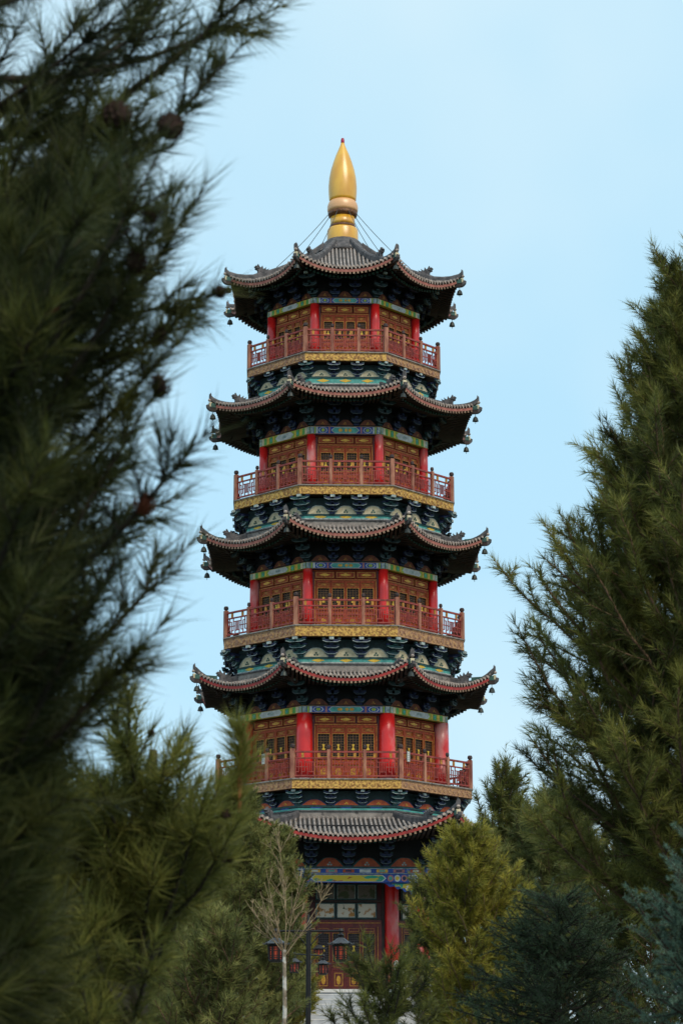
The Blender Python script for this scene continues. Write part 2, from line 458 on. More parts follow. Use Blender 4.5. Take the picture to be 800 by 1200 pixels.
def beam_mesh(half, h, style):
    """painted tie beam: framed picture in the middle, roundels and bands at both sides"""
    b = MB()
    base = {'blue': 'paint_blue', 'lime': 'paint_lime', 'top': 'paint_dteal'}[style]
    b.box((0, 0.06, 0), (2 * half, 0.16, h), base)
    y0, y1 = -0.032, -0.0201
    e = h * 0.5
    def hexa(w, hh, m, y0, y1, cx=0):
        b.prism([(cx - w, 0), (cx - w + hh, -hh), (cx + w - hh, -hh), (cx + w, 0), (cx + w - hh, hh), (cx - w + hh, hh)], y0, y1, m)
    q = half
    b.box((0, -0.024, e * 0.94), (2 * half - 0.02, 0.006, h * 0.05), 'gold_dull')
    b.box((0, -0.024, -e * 0.94), (2 * half - 0.02, 0.006, h * 0.05), 'gold_dull')
    if style == 'blue':
        hexa(q * 0.40, e * 0.80, 'paint_white', -0.026, y1)
        hexa(q * 0.375, e * 0.68, 'paint_teal', -0.030, -0.0261)
        for cx, sx in ((-0.14, 1.0), (0.02, .7), (0.13, 0.9)):
            b.prism([(q * (cx + 0.06 * sx * math.cos(a)), e * 0.45 * math.sin(a)) for a in [i * PI / 4 for i in range(8)]], -0.035, -0.0301, 'gold' if cx else 'paint_orange')
        for s in (-1, 1):
            b.box((s * q * 0.45, -0.026, 0), (q * 0.045, 0.008, h * 0.8), 'paint_pink')
            b.prism([(s * q * 0.63 + q * 0.125 * math.cos(a), e * 0.82 * math.sin(a)) for a in [i * PI / 4 for i in range(8)]], -0.026, y1, 'paint_white')
            b.prism([(s * q * 0.63 + q * 0.10 * math.cos(a), e * 0.68 * math.sin(a)) for a in [i * PI / 4 for i in range(8)]], -0.030, -0.0261, 'paint_blue')
            b.prism([(s * q * 0.63 + q * 0.055 * math.cos(a), e * 0.45 * math.sin(a)) for a in [i * PI / 4 for i in range(8)]], -0.034, -0.0301, 'paint_lime')
            b.box((s * q * 0.80, -0.026, 0), (q * 0.05, 0.008, h * 0.8), 'paint_white')
            b.box((s * q * 0.86, -0.026, 0), (q * 0.045, 0.008, h * 0.84), 'paint_lime')
            b.box((s * q * 0.945, -0.026, 0), (q * 0.085, 0.008, h * 0.86), 'edge_pale')
    elif style == 'lime':
        hexa(q * 0.36, e * 0.84, 'paint_white', -0.026, y1)
        hexa(q * 0.10, e * 0.4, 'edge_pale', -0.030, -0.0261)
        for s in (-1, 1):
            b.box((s * q * 0.435, -0.026, 0), (q * 0.06, 0.008, h * 0.82), 'yellow')
            b.box((s * q * 0.535, -0.026, 0), (q * 0.12, 0.008, h * 0.82), 'paint_green')
            b.prism([(s * q * 0.53 + q * 0.04 * math.cos(a), e * 0.5 * math.sin(a)) for a in [i * PI / 3 for i in range(6)]], -0.033, -0.0301, 'paint_teal')
            b.box((s * q * 0.66, -0.026, 0), (q * 0.09, 0.008, h * 0.82), 'yellow')
            b.box((s * q * 0.76, -0.026, 0), (q * 0.07, 0.008, h * 0.82), 'paint_green')
            b.box((s * q * 0.86, -0.026, 0), (q * 0.08, 0.008, h * 0.84), 'paint_beige')
            b.box((s * q * 0.95, -0.026, 0), (q * 0.07, 0.008, h * 0.86), 'edge_pale')
    return b.mesh('tie_beam')


def ground_beam_mesh(half, h, kind):
    b = MB()
    b.box((0, 0.08, 0), (2 * half, 0.22, h), 'paint_blue')
    e, q, y1 = h / 2, half, -0.0301
    if kind == 'big':
        b.prism([(-q * .5, 0), (-q * .45, -e * .82), (q * .45, -e * .82), (q * .5, 0), (q * .45, e * .82), (-q * .45, e * .82)], -0.036, y1, 'paint_white')
        b.prism([(-q * .48, 0), (-q * .435, -e * .72), (q * .435, -e * .72), (q * .48, 0), (q * .435, e * .72), (-q * .435, e * .72)], -0.042, -0.0361, 'landscape')
        for s in (-1, 1):
            for cx, m1, m2 in ((0.555, 'paint_pink', 'paint_teal'), (0.645, 'paint_white', 'yellow'), (0.735, 'paint_pink', 'paint_dblue')):
                b.prism([(s * q * cx + q * .043 * math.cos(a), e * .85 * math.sin(a)) for a in [i * PI / 4 for i in range(8)]], -0.036, y1, m1)
                b.prism([(s * q * cx + q * .024 * math.cos(a), e * .5 * math.sin(a)) for a in [i * PI / 4 for i in range(8)]], -0.042, -0.0361, m2)
            b.frame(s * q * .855 - q * .055, s * q * .855 + q * .055, -e * .85, e * .85, -0.034, h * .1, .01, 'paint_white')
            b.frame(s * q * .855 - q * .025, s * q * .855 + q * .025, -e * .6, e * .6, -0.034, h * .09, .01, 'edge_pale')
            b.box((s * q * .955, -.034, 0), (q * .06, .01, h * .8), 'paint_teal')
    else:
        n = 9
        for i in range(n):
            cx = -q + (i + .5) * 2 * q / n
            m1 = ('paint_orange', 'paint_white', 'gold', 'paint_pink')[i % 4]
            b.box((cx, -.034, 0), (q * .15, .01, h * .55), m1)
            b.box((cx, -.042, 0), (q * .08, .006, h * .3), ('paint_teal', 'paint_dblue', 'paint_white')[i % 3])
        b.box((0, -.034, e * .86), (2 * q - .03, .01, h * .1), 'edge_pale')
        b.box((0, -.034, -e * .86), (2 * q - .03, .01, h * .1), 'edge_pale')
    return b.mesh('tie_beam')


def motif(b, x, z, s, y, m='yellow'):
    """waisted gold plaque"""
    b.prism([(x - s * .5, z - s), (x + s * .5, z - s), (x + s * .5, z - s * .55), (x + s * .2, z - s * .2), (x + s * .2, z + s * .3), (x + s * .42, z + s * .6), (x + s * .42, z + s),
             (x - s * .42, z + s), (x - s * .42, z + s * .6), (x - s * .2, z + s * .3), (x - s * .2, z - s * .2), (x - s * .5, z - s * .55)], y - .016, y, m)


def leaf_mesh(w, h, wood, lat, motif_m='yellow'):
    """one leaf of a panelled lattice door; origin bottom centre"""
    b = MB()
    st = 0.055
    b.box((-w / 2 + st / 2, 0, h / 2), (st, 0.07, h), wood)
    b.box((w / 2 - st / 2, 0, h / 2), (st, 0.07, h), wood)
    iw = w - 2 * st
    zs = [0.0, 0.06, 0.30, 0.36, 0.42, 0.86, 0.90, 0.97, 1.0]
    for z0, z1 in ((0.0, 0.05), (0.31, 0.35), (0.41, 0.45), (0.85, 0.885), (0.96, 1.0)):
        b.box((0, 0.002, (z0 + z1) / 2 * h), (iw, 0.066, (z1 - z0) * h), wood)
    for z0, z1 in ((0.05, 0.31), (0.35, 0.41), (0.885, 0.96)):
        b.box((0, 0.018, (z0 + z1) / 2 * h), (iw, 0.02, (z1 - z0) * h), wood)
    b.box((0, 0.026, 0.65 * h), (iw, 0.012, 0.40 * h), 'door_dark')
    # lattice of the window
    z0, z1 = 0.45 * h, 0.85 * h
    nx, nzb = 4, 9
    for i in range(1, nx):
        b.box((-iw / 2 + iw * i / nx, 0.010, (z0 + z1) / 2), (0.012, 0.016, z1 - z0), lat)
    for i in range(1, nzb):
        b.box((0, 0.009, z0 + (z1 - z0) * i / nzb), (iw, 0.014, 0.012), lat)
    motif(b, 0, z0 + (z1 - z0) * .42, min(.115, iw * .30), -0.002, motif_m)
    # gilded edges
    g = 0.019
    b.frame(-iw / 2 - g, iw / 2 + g, z0 - g, z1 + g, -0.038, g * 1.3, 0.01, 'gold_dull')
    b.frame(-iw / 2 + .02, iw / 2 - .02, .065 * h, .30 * h, 0.003, g, 0.012, 'gold_dull')
    b.prism([(iw * .30 * math.cos(a), .18 * h + .075 * h * math.sin(a)) for a in [i * PI / 4 + PI / 8 for i in range(8)]], -0.004, 0.0079, 'gold_dull')
    b.frame(-iw / 2 + .015, iw / 2 - .015, .355 * h, .405 * h, 0.004, g * .7, 0.01, 'gold_dull')
    b.frame(-iw / 2 + .015, iw / 2 - .015, .892 * h, .953 * h, 0.004, g * .9, 0.01, 'gold_dull')
    b.prism([(-iw * .32, .922 * h), (0, .908 * h), (iw * .32, .922 * h), (0, .938 * h)], -0.004, 0.0079, 'gold_dull')
    return b.mesh('door_leaf')


def ground_leaf_mesh(w, h):
    b = MB()
    st = .06
    for s in (-1, 1): b.box((s * (w / 2 - st / 2), 0, h / 2), (st, .08, h), 'door_red')
    iw = w - 2 * st
    for z0, z1 in ((0, .05), (.34, .37), (.43, .47), (.90, 1.0)):
        b.box((0, .002, (z0 + z1) / 2 * h), (iw, .076, (z1 - z0) * h), 'door_red')
    for z0, z1 in ((.05, .34), (.37, .43)):
        b.box((0, .02, (z0 + z1) / 2 * h), (iw, .02, (z1 - z0) * h), 'door_red')
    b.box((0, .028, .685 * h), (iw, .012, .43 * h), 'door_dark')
    z0, z1 = .47 * h, .90 * h
    for i in range(1, 6): b.box((-iw / 2 + iw * i / 6, .012, (z0 + z1) / 2), (.01, .014, z1 - z0), 'lattice_grey')
    for i in range(1, 16): b.box((0, .011, z0 + (z1 - z0) * i / 16), (iw, .012, .01), 'lattice_grey')
    motif(b, 0, z0 + (z1 - z0) * .46, .11, .0, 'yellow')
    b.frame(-iw / 2 - .012, iw / 2 + .012, z0 - .012, z1 + .012, -.043, .018, .01, 'gold_dull')
    b.frame(-iw / 2 + .06, iw / 2 - .06, .10 * h, .30 * h, .006, .02, .012, 'gold')
    b.prism([(iw * .2 * math.cos(a), .19 * h + .07 * h * math.sin(a)) for a in [i * PI / 4 for i in range(8)]], -.006, .0099, 'gold')
    b.frame(-iw / 2 + .03, iw / 2 - .03, .377 * h, .423 * h, .006, .014, .01, 'gold_dull')
    b.frame(-iw / 2 + .02, iw / 2 - .02, .925 * h, .975 * h, -.04, .014, .008, 'gold_dull')
    return b.mesh('door_leaf')


def transom_mesh(w, h, wood):
    b = MB()
    b.box((0, .01, 0), (w, .05, h), wood)
    b.frame(-w / 2 + .025, w / 2 - .025, -h / 2 + .025, h / 2 - .025, -.02, .022, .012, 'gold_dull')
    b.prism([(-w * .30, 0), (-w * .15, -h * .16), (0, -h * .22), (w * .15, -h * .16), (w * .30, 0), (w * .14, h * .13), (0, h * .24), (-w * .14, h * .13)], -.03, -.0151, 'gold')
    return b.mesh('transom_panel')


def rail_panel_mesh(w, h):
    """lattice rail panel, origin bottom centre"""
    b = MB()
    m = 'rail_red'
    ztop, zmid, zbot = h, h * 0.76, 0.10
    b.box((0, 0, ztop - .035), (w, .075, .07), m)
    b.box((0, 0, zmid - .025), (w, .06, .05), m)
    b.box((0, 0, zbot), (w, .06, .055), m)
    for x in (-.25, .25):                                   # gourd blocks between the upper rails
        b.box((x * w, 0, (zmid + ztop - .07) / 2), (.10, .04, ztop - zmid - .07), 'gold_dull')
    z0, z1 = zbot + .0276, zmid - .0501
    W, H = w * .5, (z1 - z0)
    zc = (z0 + z1) / 2
    t = .032
    def V(x, a, c): b.box((x * W, 0, z0 + (a + c) / 2 * H), (t, .03, (c - a) * H), m)
    def Hh(z, a, c): b.box(((a + c) / 2 * W, .001, z0 + z * H), (abs(c - a) * W, .028, t), m)
    for s in (-1, 1):
        V(s * .92, 0, 1); V(s * .74, .2, 1); V(s * .56, 0, .8); V(s * .38, .2, 1); V(s * .20, 0, .8)
        Hh(.2, s * .74, s * .92); Hh(.8, s * .56, s * .74); Hh(.2, s * .38, s * .56); Hh(.8, s * .20, s * .38)
        Hh(.5, s * .56, s * .92); Hh(.5, s * .20, s * .56)
        Hh(.2, 0, s * .2); Hh(.8, 0, s * .2)
        V(s * .065, .2, .8)
    return b.mesh('rail_panel')


def post_mesh(h, r):
    b = MB()
    b.box((0, 0, h * .43), (2 * r, 2 * r, h * .86), 'rail_post')
    b.lathe([(r * .7, h * .86), (r * .7, h * .885), (r * 1.15, h * .905), (r * 1.2, h * .96), (r * .85, h)], 10, 'rail_cap')
    return b.mesh('rail_post')


BEAST = [(-.20, 0), (.20, 0), (.17, .10), (.24, .16), (.30, .30), (.22, .24), (.15, .22), (.17, .34), (.09, .26), (.03, .24), (.0, .38), (-.06, .27), (-.12, .30),
         (-.20, .42), (-.20, .32), (-.30, .34), (-.36, .28), (-.26, .24), (-.32, .18), (-.20, .14)]


def beast_mesh():
    """little dragon sitting on the ridge, head to -y (outwards)"""
    b = MB()
    M = Matrix.Rotation(-PI / 2, 4, 'Z')
    M = Matrix(((0, 1, 0, 0), (1, 0, 0, 0), (0, 0, 1, 0), (0, 0, 0, 1)))   # outline x -> y
    b.prism(BEAST, -.06, .06, 'ridge_grey', M)
    for f in b.f: pass
    b.box((0, -.23, .26), (.17, .14, .10), 'ridge_grey')
    b.box((0, .04, .11), (.18, .22, .16), 'ridge_grey')
    return b.mesh('ridge_beast')


def bell_mesh():
    b = MB()
    b.tube([(0, 0, 0), (0, 0, -.16)], .012, 5, 'bronze')
    b.lathe([(.13, -.36), (.115, -.30), (.095, -.22), (.05, -.165), (.02, -.15)], 10, 'bronze')
    b.box((0, 0, -.41), (.015, .015, .12), 'bronze')
    return b.mesh('wind_bell')


def horn_mesh():
    """corner beam with an upturned beast head, starting at the eave corner and running outwards (-y)"""
    b = MB()
    b.box((0, .32, -.13), (.16, .95, .17), 'rafter_green')
    b.box((0, .30, -.30), (.13, .95, .14), 'rafter')
    b.box((0, -.16, -.10), (.15, .10, .18), 'paint_beige')
    M = Matrix(((0, 1, 0, 0), (1, 0, 0, 0), (0, 0, 1, 0), (0, 0, 0, 1)))
    b.prism([(.05, -.36), (.05, -.22), (-.16, -.20), (-.24, -.10), (-.33, -.13), (-.31, -.25), (-.22, -.34), (-.10, -.38)], -.06, .06, 'ridge_grey', M)
    return b.mesh('corner_beam')


BELL, BEASTM, HORN = bell_mesh(), beast_mesh(), horn_mesh()


def roof(name, R0, z0, Rm, Rt, zm, zt, Rin, pitch_tile, board, gpow=1.45, beast_back=1.15, label=None, band=None):
    """eight sided tiled roof with upturned corners.  R0,z0 upper ring; Rm,zm middle of the eave; Rt,zt its corners"""
    def ev(s):
        a = abs(s)
        return Rm + (Rt - Rm) * a ** 3, zm + (zt - zm) * a ** 2.2

    def S(s, t):
        Re, ze = ev(s)
        return (s * T8 * (R0 + (Rt - R0) * t), -(R0 + (Re - R0) * t), z0 + (zm - z0) * (1 - (1 - t) ** gpow) + (ze - zm) * t ** 2.4)
    def under(R, x):
        # height of the boarding below the bed: a straight line kept under the sagging roof
        sl = (z0 - zm) / (Rm - R0) * .55
        s = max(-1, min(1, x / (T8 * max(R, .1))))
        t = max(0, (R - R0) / (Rt - R0))
        return zm - .12 + (Rm - R) * sl + (ev(s)[1] - zm) * t ** 2.4
    # body: the bed under the tiles and the boarding below
    b = MB()
    NS, NT = 20, 14
    rot = [Matrix.Rotation(k * PI / 4, 4, 'Z') for k in range(8)]
    for k in range(8):
        top = [(lambda q: (q[0], q[1], q[2] - .025))(S(-1 + 2 * i / NS, j / NT)) for j in range(NT + 1) for i in range(NS + 1)]
        n1 = NS + 1
        b.add(top, [((j) * n1 + i, (j + 1) * n1 + i, (j + 1) * n1 + i + 1, j * n1 + i + 1) for j in range(NT) for i in range(NS)], 'tile_dark', rot[k])
        und = []
        for j in range(2):
            for i in range(NS + 1):
                s = -1 + 2 * i / NS
                Re, ze = ev(s)
                if j == 0: und.append((s * T8 * Rt, -Re + .02, ze - .10))
                else: und.append((s * T8 * Rin, -Rin, under(Rin, s * T8 * Rin)))
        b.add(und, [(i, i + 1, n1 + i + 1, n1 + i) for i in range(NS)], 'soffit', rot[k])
    ro = put(name, b.mesh(name), pagoda)
    if label: ro['label'] = label
    # tile rows and drip tiles, one side, shared
    b = MB()
    hw = T8 * Rt
    n = int(hw / pitch_tile)
    rr = pitch_tile * .27
    def row(x, dz=0.0):
        t0 = max(0.0, (abs(x) / T8 - R0) / (Rt - R0)) + .004
        if t0 > .985: return
        base = len(b.v)
        N = 8
        for j in range(N + 1):
            t = t0 + (1.012 - t0) * j / N
            p = S(max(-1, min(1, x / (T8 * (R0 + (Rt - R0) * min(t, 1))))), min(t, 1.0))
            yy = p[1] - (.03 if t > 1 else 0)
            for a in (0, .25, .5, .75, 1):
                b.v.append((x + rr * math.cos(PI * a), yy + dz * 2, p[2] + .005 + dz + rr * 1.15 * math.sin(PI * a)))
        k = b.mi('tile_grey')
        for j in range(N):
            for q in range(4):
                b.f.append((base + j * 5 + q, base + j * 5 + q + 1, base + j * 5 + 6 + q, base + j * 5 + 5 + q)); b.m.append(k)
        # round end tile
        e = b.v[base + N * 5 + 2]
        cz = e[2] - rr * .55
        b.prism([(x + rr * 1.12 * math.cos(a), cz + rr * 1.12 * math.sin(a)) for a in [i * PI / 4 for i in range(8)]], e[1] - .035, e[1] + .02, 'tile_end')
    trng = random.Random(int(Rt * 100))
    for i in range(-n, n + 1): row(i * pitch_tile + trng.uniform(-.012, .012), trng.uniform(-.012, .010))
    for i in range(-n, n):
        x = (i + .5) * pitch_tile
        s = max(-1, min(1, x / hw)); Re, ze = ev(s)
        w = pitch_tile * .36
        b.prism([(x - w, ze + .03), (x - w * .8, ze - .03), (x, ze - .10), (x + w * .8, ze - .03), (x + w, ze + .03)], -Re - .015, -Re + .004, 'tile_end')
    tm = b.mesh('tile_rows')
    # eave board
    b = MB()
    pts = []
    N = 20
    vs = []
    for i in range(N + 1):
        s = -1 + 2 * i / N
        Re, ze = ev(s)
        x = s * T8 * (Rt - .03)
        vs += [(x, -Re + .012, ze - .085), (x, -Re + .012, ze - .20), (x, -Re + .10, ze - .20), (x, -Re + .10, ze - .085)]
    fs = []
    for i in range(N):
        o, p = i * 4, i * 4 + 4
        fs += [(o, o + 1, p + 1, p), (o + 1, o + 2, p + 2, p + 1), (o + 2, o + 3, p + 3, p + 2), (o + 3, o, p, p + 3)]
    b.add(vs, fs, board)
    em = b.mesh('eave_board')
    # two tiers of rafters, one side
    b = MB()
    sp = pitch_tile * 1.02
    n = int(hw / sp)
    for i in range(-n, n + 1):
        x = i * sp
        s = max(-1, min(1, x / hw)); Re, ze = ev(s)
        Ri = max(Rin, abs(x) / T8 + .02)
        for (ra, dz, hh, ww, me) in ((Re - .01, -.20, .085, .085, 'rafter_end'), (Re - .50, -.24, .10, .10, 'rafter_green')):
            if ra - Ri < .15: continue
            za = ze + dz + (Re - ra) * .10
            zi = under(Ri, x) - .06 - (.02 if me == 'rafter_end' else .10)
            vs = [(x - ww / 2, -ra, za - hh), (x + ww / 2, -ra, za - hh), (x + ww / 2, -ra, za), (x - ww / 2, -ra, za),
                  (x - ww / 2, -Ri, zi - hh), (x + ww / 2, -Ri, zi - hh), (x + ww / 2, -Ri, zi), (x - ww / 2, -Ri, zi)]
            b.add(vs, [(0, 1, 2, 3)], me)
            b.add(vs, [(1, 0, 4, 5), (0, 3, 7, 4), (1, 5, 6, 2)], 'rafter')
    rm = b.mesh('rafters')
    # hip ridge in its own vertical plane (-y outwards)
    b = MB()
    N = 12
    prof = []
    for j in range(N + 1):
        t = j / N
        p = S(1, t)
        r = -p[1] / C8
        prof.append((r, p[2]))
    rt, ztip = prof[-1]
    prof.append((rt + .10, ztip + .07)); prof.append((rt + .17, ztip + .16))
    vs = []
    for j, (r, z) in enumerate(prof):
        h = .19 if r < rt - beast_back + .1 else .11
        if j >= N: h = .12
        vs += [(-.085, -r, z - .03), (-.085, -r, z + h), (-.05, -r, z + h + .07), (.05, -r, z + h + .07), (.085, -r, z + h), (.085, -r, z - .03)]
    M_ = len(prof)
    fs = []
    for j in range(M_ - 1):
        for q in range(6):
            q2 = (q + 1) % 6
            fs.append((j * 6 + q2, j * 6 + q, (j + 1) * 6 + q, (j + 1) * 6 + q2))
    fs += [tuple(range(6)), tuple((M_ - 1) * 6 + q for q in range(5, -1, -1))]
    b.add(vs, fs, 'ridge_grey')
    b.box((0, -rt - .12, ztip + .32), (.05, .06, .16), 'ridge_grey', taper=.3)
    b.lathe([(.05, 0), (.085, .05), (.05, .11)], 8, 'tile_end', (0, -rt - .16, ztip + .02))
    hm = b.mesh('hip_ridge')
    rb = rt - beast_back
    for j in range(N):
        if prof[j][0] <= rb <= prof[j + 1][0]:
            u = (rb - prof[j][0]) / (prof[j + 1][0] - prof[j][0]); zb = prof[j][1] + u * (prof[j + 1][1] - prof[j][1]) + .14
    for k in range(8):
        a = k * PI / 4
        tag(put('tile_rows', tm, ro, (0, 0, 0), a), kind='stuff')
        put('eave_board', em, ro, (0, 0, 0), a)
        tag(put('rafters', rm, ro, (0, 0, 0), a), kind='stuff')
        h = a + PI / 8
        put('hip_ridge', hm, ro, (0, 0, 0), h)
        ca, sa = math.sin(h), -math.cos(h)
        put('ridge_beast', BEASTM, ro, (ca * rb, sa * rb, zb), h)
        put('corner_beam', HORN, ro, (ca * (rt - .02), sa * (rt - .02), ztip - .02), h)
        put('wind_bell', BELL, ro, (ca * (rt + .02), sa * (rt + .02), ztip - .36), h)
    if band:
        # plain ridge course where the roof meets the wall, with a swept moulding
        b = MB()
        zl, zh = band
        octo_ring(b, R0 - .25, R0 + .07, zl - .10, zh - .05, 'band_grey')
        octo_ring(b, R0 - .25, R0 + .12, zh - .049, zh, 'ridge_grey')
        put('ridge_course', b.mesh('ridge_course'), ro)
    return ro, rt, ztip, prof


# measured rows / radii, storeys 1-4
ST = [dict(Rb=5.06, f0=924, f1=913.5, Rw=3.91, b0=836.6, b1=828.5, cr=.325, teal=(949, 944), brd='orange'),
      dict(Rb=4.83, f0=745.5, f1=733.5, Rw=3.65, b0=667.5, b1=660.0, cr=.205, teal=(777.5, 770.5), brd='beige'),
      dict(Rb=4.49, f0=579, f1=569.3, Rw=3.33, b0=510.0, b1=501.0, cr=.19, teal=(609, 603), brd='beige'),
      dict(Rb=4.00, f0=422.5, f1=413.7, Rw=3.04, b0=357.0, b1=350.5, cr=.195, teal=(450.5, 442), brd='beige')]
RF = [dict(Rt=5.87, zt=16.00, drip=795, top=786),
      dict(Rt=5.68, zt=21.73, drip=625.5, top=616),
      dict(Rt=5.40, zt=27.38, drip=460.6, top=454),
      dict(Rt=4.84, zt=33.02, drip=316, top=None)]

BRK_BLUE = bracket_mesh(.62, .62, .62, 'bracket_blue', 'bracket_teal')
BRK_GREEN = bracket_mesh(.62, .66, .72, 'paint_dteal', 'bracket_blue')
EBR = bracket_mesh(.86, .80, .60, 'bracket_blue', 'soffit', 3, 'bracket_edge')
EBG = bracket_mesh(.86, .90, .70, 'bracket_teal', 'soffit', 3, 'bracket_edge')
BOARD_BEIGE = board_mesh(.92, .34, 'paint_beige', 'paint_dteal', 'paint_beige', 'paint_dteal')
BOARD_BEIGE2 = board_mesh(.92, .36, 'paint_beige', 'edge_pale', 'paint_beige', 'rafter_green')
BOARD_ORANGE = board_mesh(.86, .28, 'paint_orange', 'paint_dblue', 'paint_orange', 'gold')
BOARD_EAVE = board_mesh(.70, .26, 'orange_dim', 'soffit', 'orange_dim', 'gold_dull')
BOARD_GROUND = board_mesh(1.10, .40, 'paint_orange', 'paint_dteal', 'paint_orange', 'edge_pale')


def around(name, mesh, parent, R, z, xs, which=range(8), scale=None):
    for k in which:
        a = k * PI / 4
        for x in xs:
            put(name, mesh, parent, (x * math.cos(a) + R * math.sin(a), x * math.sin(a) - R * math.cos(a), z), a, scale)


def corners(name, mesh, parent, R, z, scale=None, which=range(8)):
    for k in which:
        h = k * PI / 4 + PI / 8
        r = R / C8
        put(name, mesh, parent, (r * math.sin(h), -r * math.cos(h), z), h, scale)


tops = []
for i, (s, r) in enumerate(zip(ST, RF)):
    Rb, Rw = s['Rb'], s['Rw']
    zf0, zf1 = hz(s['f0'], Rb), hz(s['f1'], Rb)
    zb0, zb1 = hz(s['b0'], Rw), hz(s['b1'], Rw)
    Rt_ = Rb * .885
    zt0, zt1 = hz(s['teal'][0], Rt_), hz(s['teal'][1], Rt_)
    # bracket course that carries the balcony
    b = MB()
    octo_ring(b, Rt_ - .5, Rt_, zt0, zt1, 'paint_teal' if i else 'paint_dteal')
    octo_ring(b, Rt_ - .5, Rt_ + .035, zt1 - .06, zt1 + .01, 'paint_dteal')
    octo_ring(b, Rt_ - .5, Rt_ + .025, zt0 - .02, zt0 + .05, 'edge_pale' if i else 'paint_teal')
    octo_ring(b, Rt_ - .5, Rt_ - .04, zt1 + .0101, zf0 - .02, 'bracket_teal')
    for k in range(8):
        M = Matrix.Rotation(k * PI / 4, 4, 'Z')
        hw = T8 * Rt_
        for cx in (-.62, 0, .62):
            b.prism([(cx * hw - .26, (zt0 + zt1) / 2), (cx * hw, (zt0 + zt1) / 2 - .07), (cx * hw + .26, (zt0 + zt1) / 2), (cx * hw, (zt0 + zt1) / 2 + .07)], -Rt_ - .012, -Rt_ + .01, 'yellow' if i else 'paint_blue', M)
    bc = put('bracket_course', b.mesh('bracket_course'), pagoda)
    hw = T8 * Rt_
    sc = (zf0 - zt1) / .66
    around('bracket', BRK_BLUE, bc, Rt_ - .04, zt1 + .012, (-hw * .33, hw * .33), scale=(sc, sc * .85, sc))
    corners('bracket', BRK_GREEN, bc, Rt_ - .06, zt1 + .012, (sc, sc * .9, sc))
    bm = BOARD_BEIGE2 if i else BOARD_ORANGE
    around('bracket_board', bm, bc, Rt_ - .035 + .03, zt1 + .012, (-hw * .665, 0, hw * .665), VIS, scale=(hw * .66 / .95, 1, sc * .95))
    # balcony: floor, fascia boards, rail
    b = MB()
    octo_ring(b, Rw - .6, Rb - .10, zf0 + .05, zf1 - .005, 'rafter')
    octo_ring(b, Rw - .6, Rb + .05, zf1, zf1 + .05, 'band_grey')
    bal = put('balcony', b.mesh('balcony'), pagoda)
    hf = T8 * Rb
    def fascia(m):
        b = MB()
        vs = [(-hf, -Rb, 0), (hf, -Rb, 0), (hf, -Rb, zf1 - zf0 - .003), (-hf, -Rb, zf1 - zf0 - .003)]
        q = T8 * (Rb - .10)
        vs += [(-q, -Rb + .10, 0), (q, -Rb + .10, 0), (q, -Rb + .10, zf1 - zf0 - .003), (-q, -Rb + .10, zf1 - zf0 - .003)]
        b.add(vs, [(0, 1, 2, 3), (1, 0, 4, 5)], m)
        hh = zf1 - zf0
        n = 14
        for j in range(n):                                  # carved running pattern
            x = -hf * .96 + (j + .5) * 2 * hf * .96 / n
            w = hf * .96 / n * .82
            b.prism([(x - w, hh * .5), (x - w * .3, hh * .22), (x + w * .3, hh * .22), (x + w, hh * .5), (x + w * .3, hh * .78), (x - w * .3, hh * .78)], -Rb - .018, -Rb - .001, m)
        b.box((0, -Rb - .008, hh * .06), (2 * hf - .02, .02, hh * .09), m)
        b.box((0, -Rb - .008, hh * .93), (2 * hf - .02, .02, hh * .09), m)
        return b.mesh('fascia')
    f1, f2 = fascia('gold_fascia'), fascia('gold_brown')
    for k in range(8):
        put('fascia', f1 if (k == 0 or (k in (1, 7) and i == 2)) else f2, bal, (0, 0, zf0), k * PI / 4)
    Rr = Rb - .06
    hr = T8 * Rr
    rail_h = 1.06 - .02 * i
    pm, cm = post_mesh(rail_h * 1.22, .062), post_mesh(rail_h * 1.25, .082)
    gaps = (2 * hr) / 3
    pn = rail_panel_mesh(gaps - .13, rail_h)
    zr = zf1 + .05
    around('rail_post', pm, bal, Rr, zr, (-gaps / 2, gaps / 2))
    corners('rail_post', cm, bal, Rr, zr)
    around('rail_panel', pn, bal, Rr, zr, (-gaps, 0, gaps))
    # storey behind the balcony
    b = MB()
    octo_ring(b, 0, Rw - .16, zf1 + .051, zb1 + 1.2, 'door_wood' if i else 'red_dark')
    st = put('upper_storey', b.mesh('upper_storey'), pagoda)
    corners('column', column_mesh(s['cr'], zb0 - zr), st, Rw - .02, zr)
    hw = T8 * Rw
    bh = zb1 - zb0
    bb, bl = beam_mesh(hw, bh, 'blue'), beam_mesh(hw, bh, 'lime')
    for k in range(8):
        o = put('tie_beam', bb if k % 4 == 0 else bl, st, (0, 0, 0), k * PI / 4)
        a = k * PI / 4
        o.location = ((Rw + s['cr'] * .72) * math.sin(a), -(Rw + s['cr'] * .72) * math.cos(a), (zb0 + zb1) / 2)
        o.scale = ((Rw + s['cr'] * .72) / Rw, 1, 1)
    bay = 2 * (hw - s['cr']) - .12
    Rd = Rw - .07
    wood = 'door_wood'
    head = zb0 - .06
    tr_h = .27
    dh = head - tr_h - .12 - zr
    lw = (bay - .16) / 4
    lm = leaf_mesh(lw - .012, dh, wood, 'lattice')
    trm = transom_mesh(bay / 3 - .06, tr_h, wood)
    b = MB()
    b.box((0, .02, zr + dh + .04), (bay, .10, .075), wood)
    b.box((0, -.036, zr + dh + .04), (bay - .02, .012, .02), 'gold_dull')
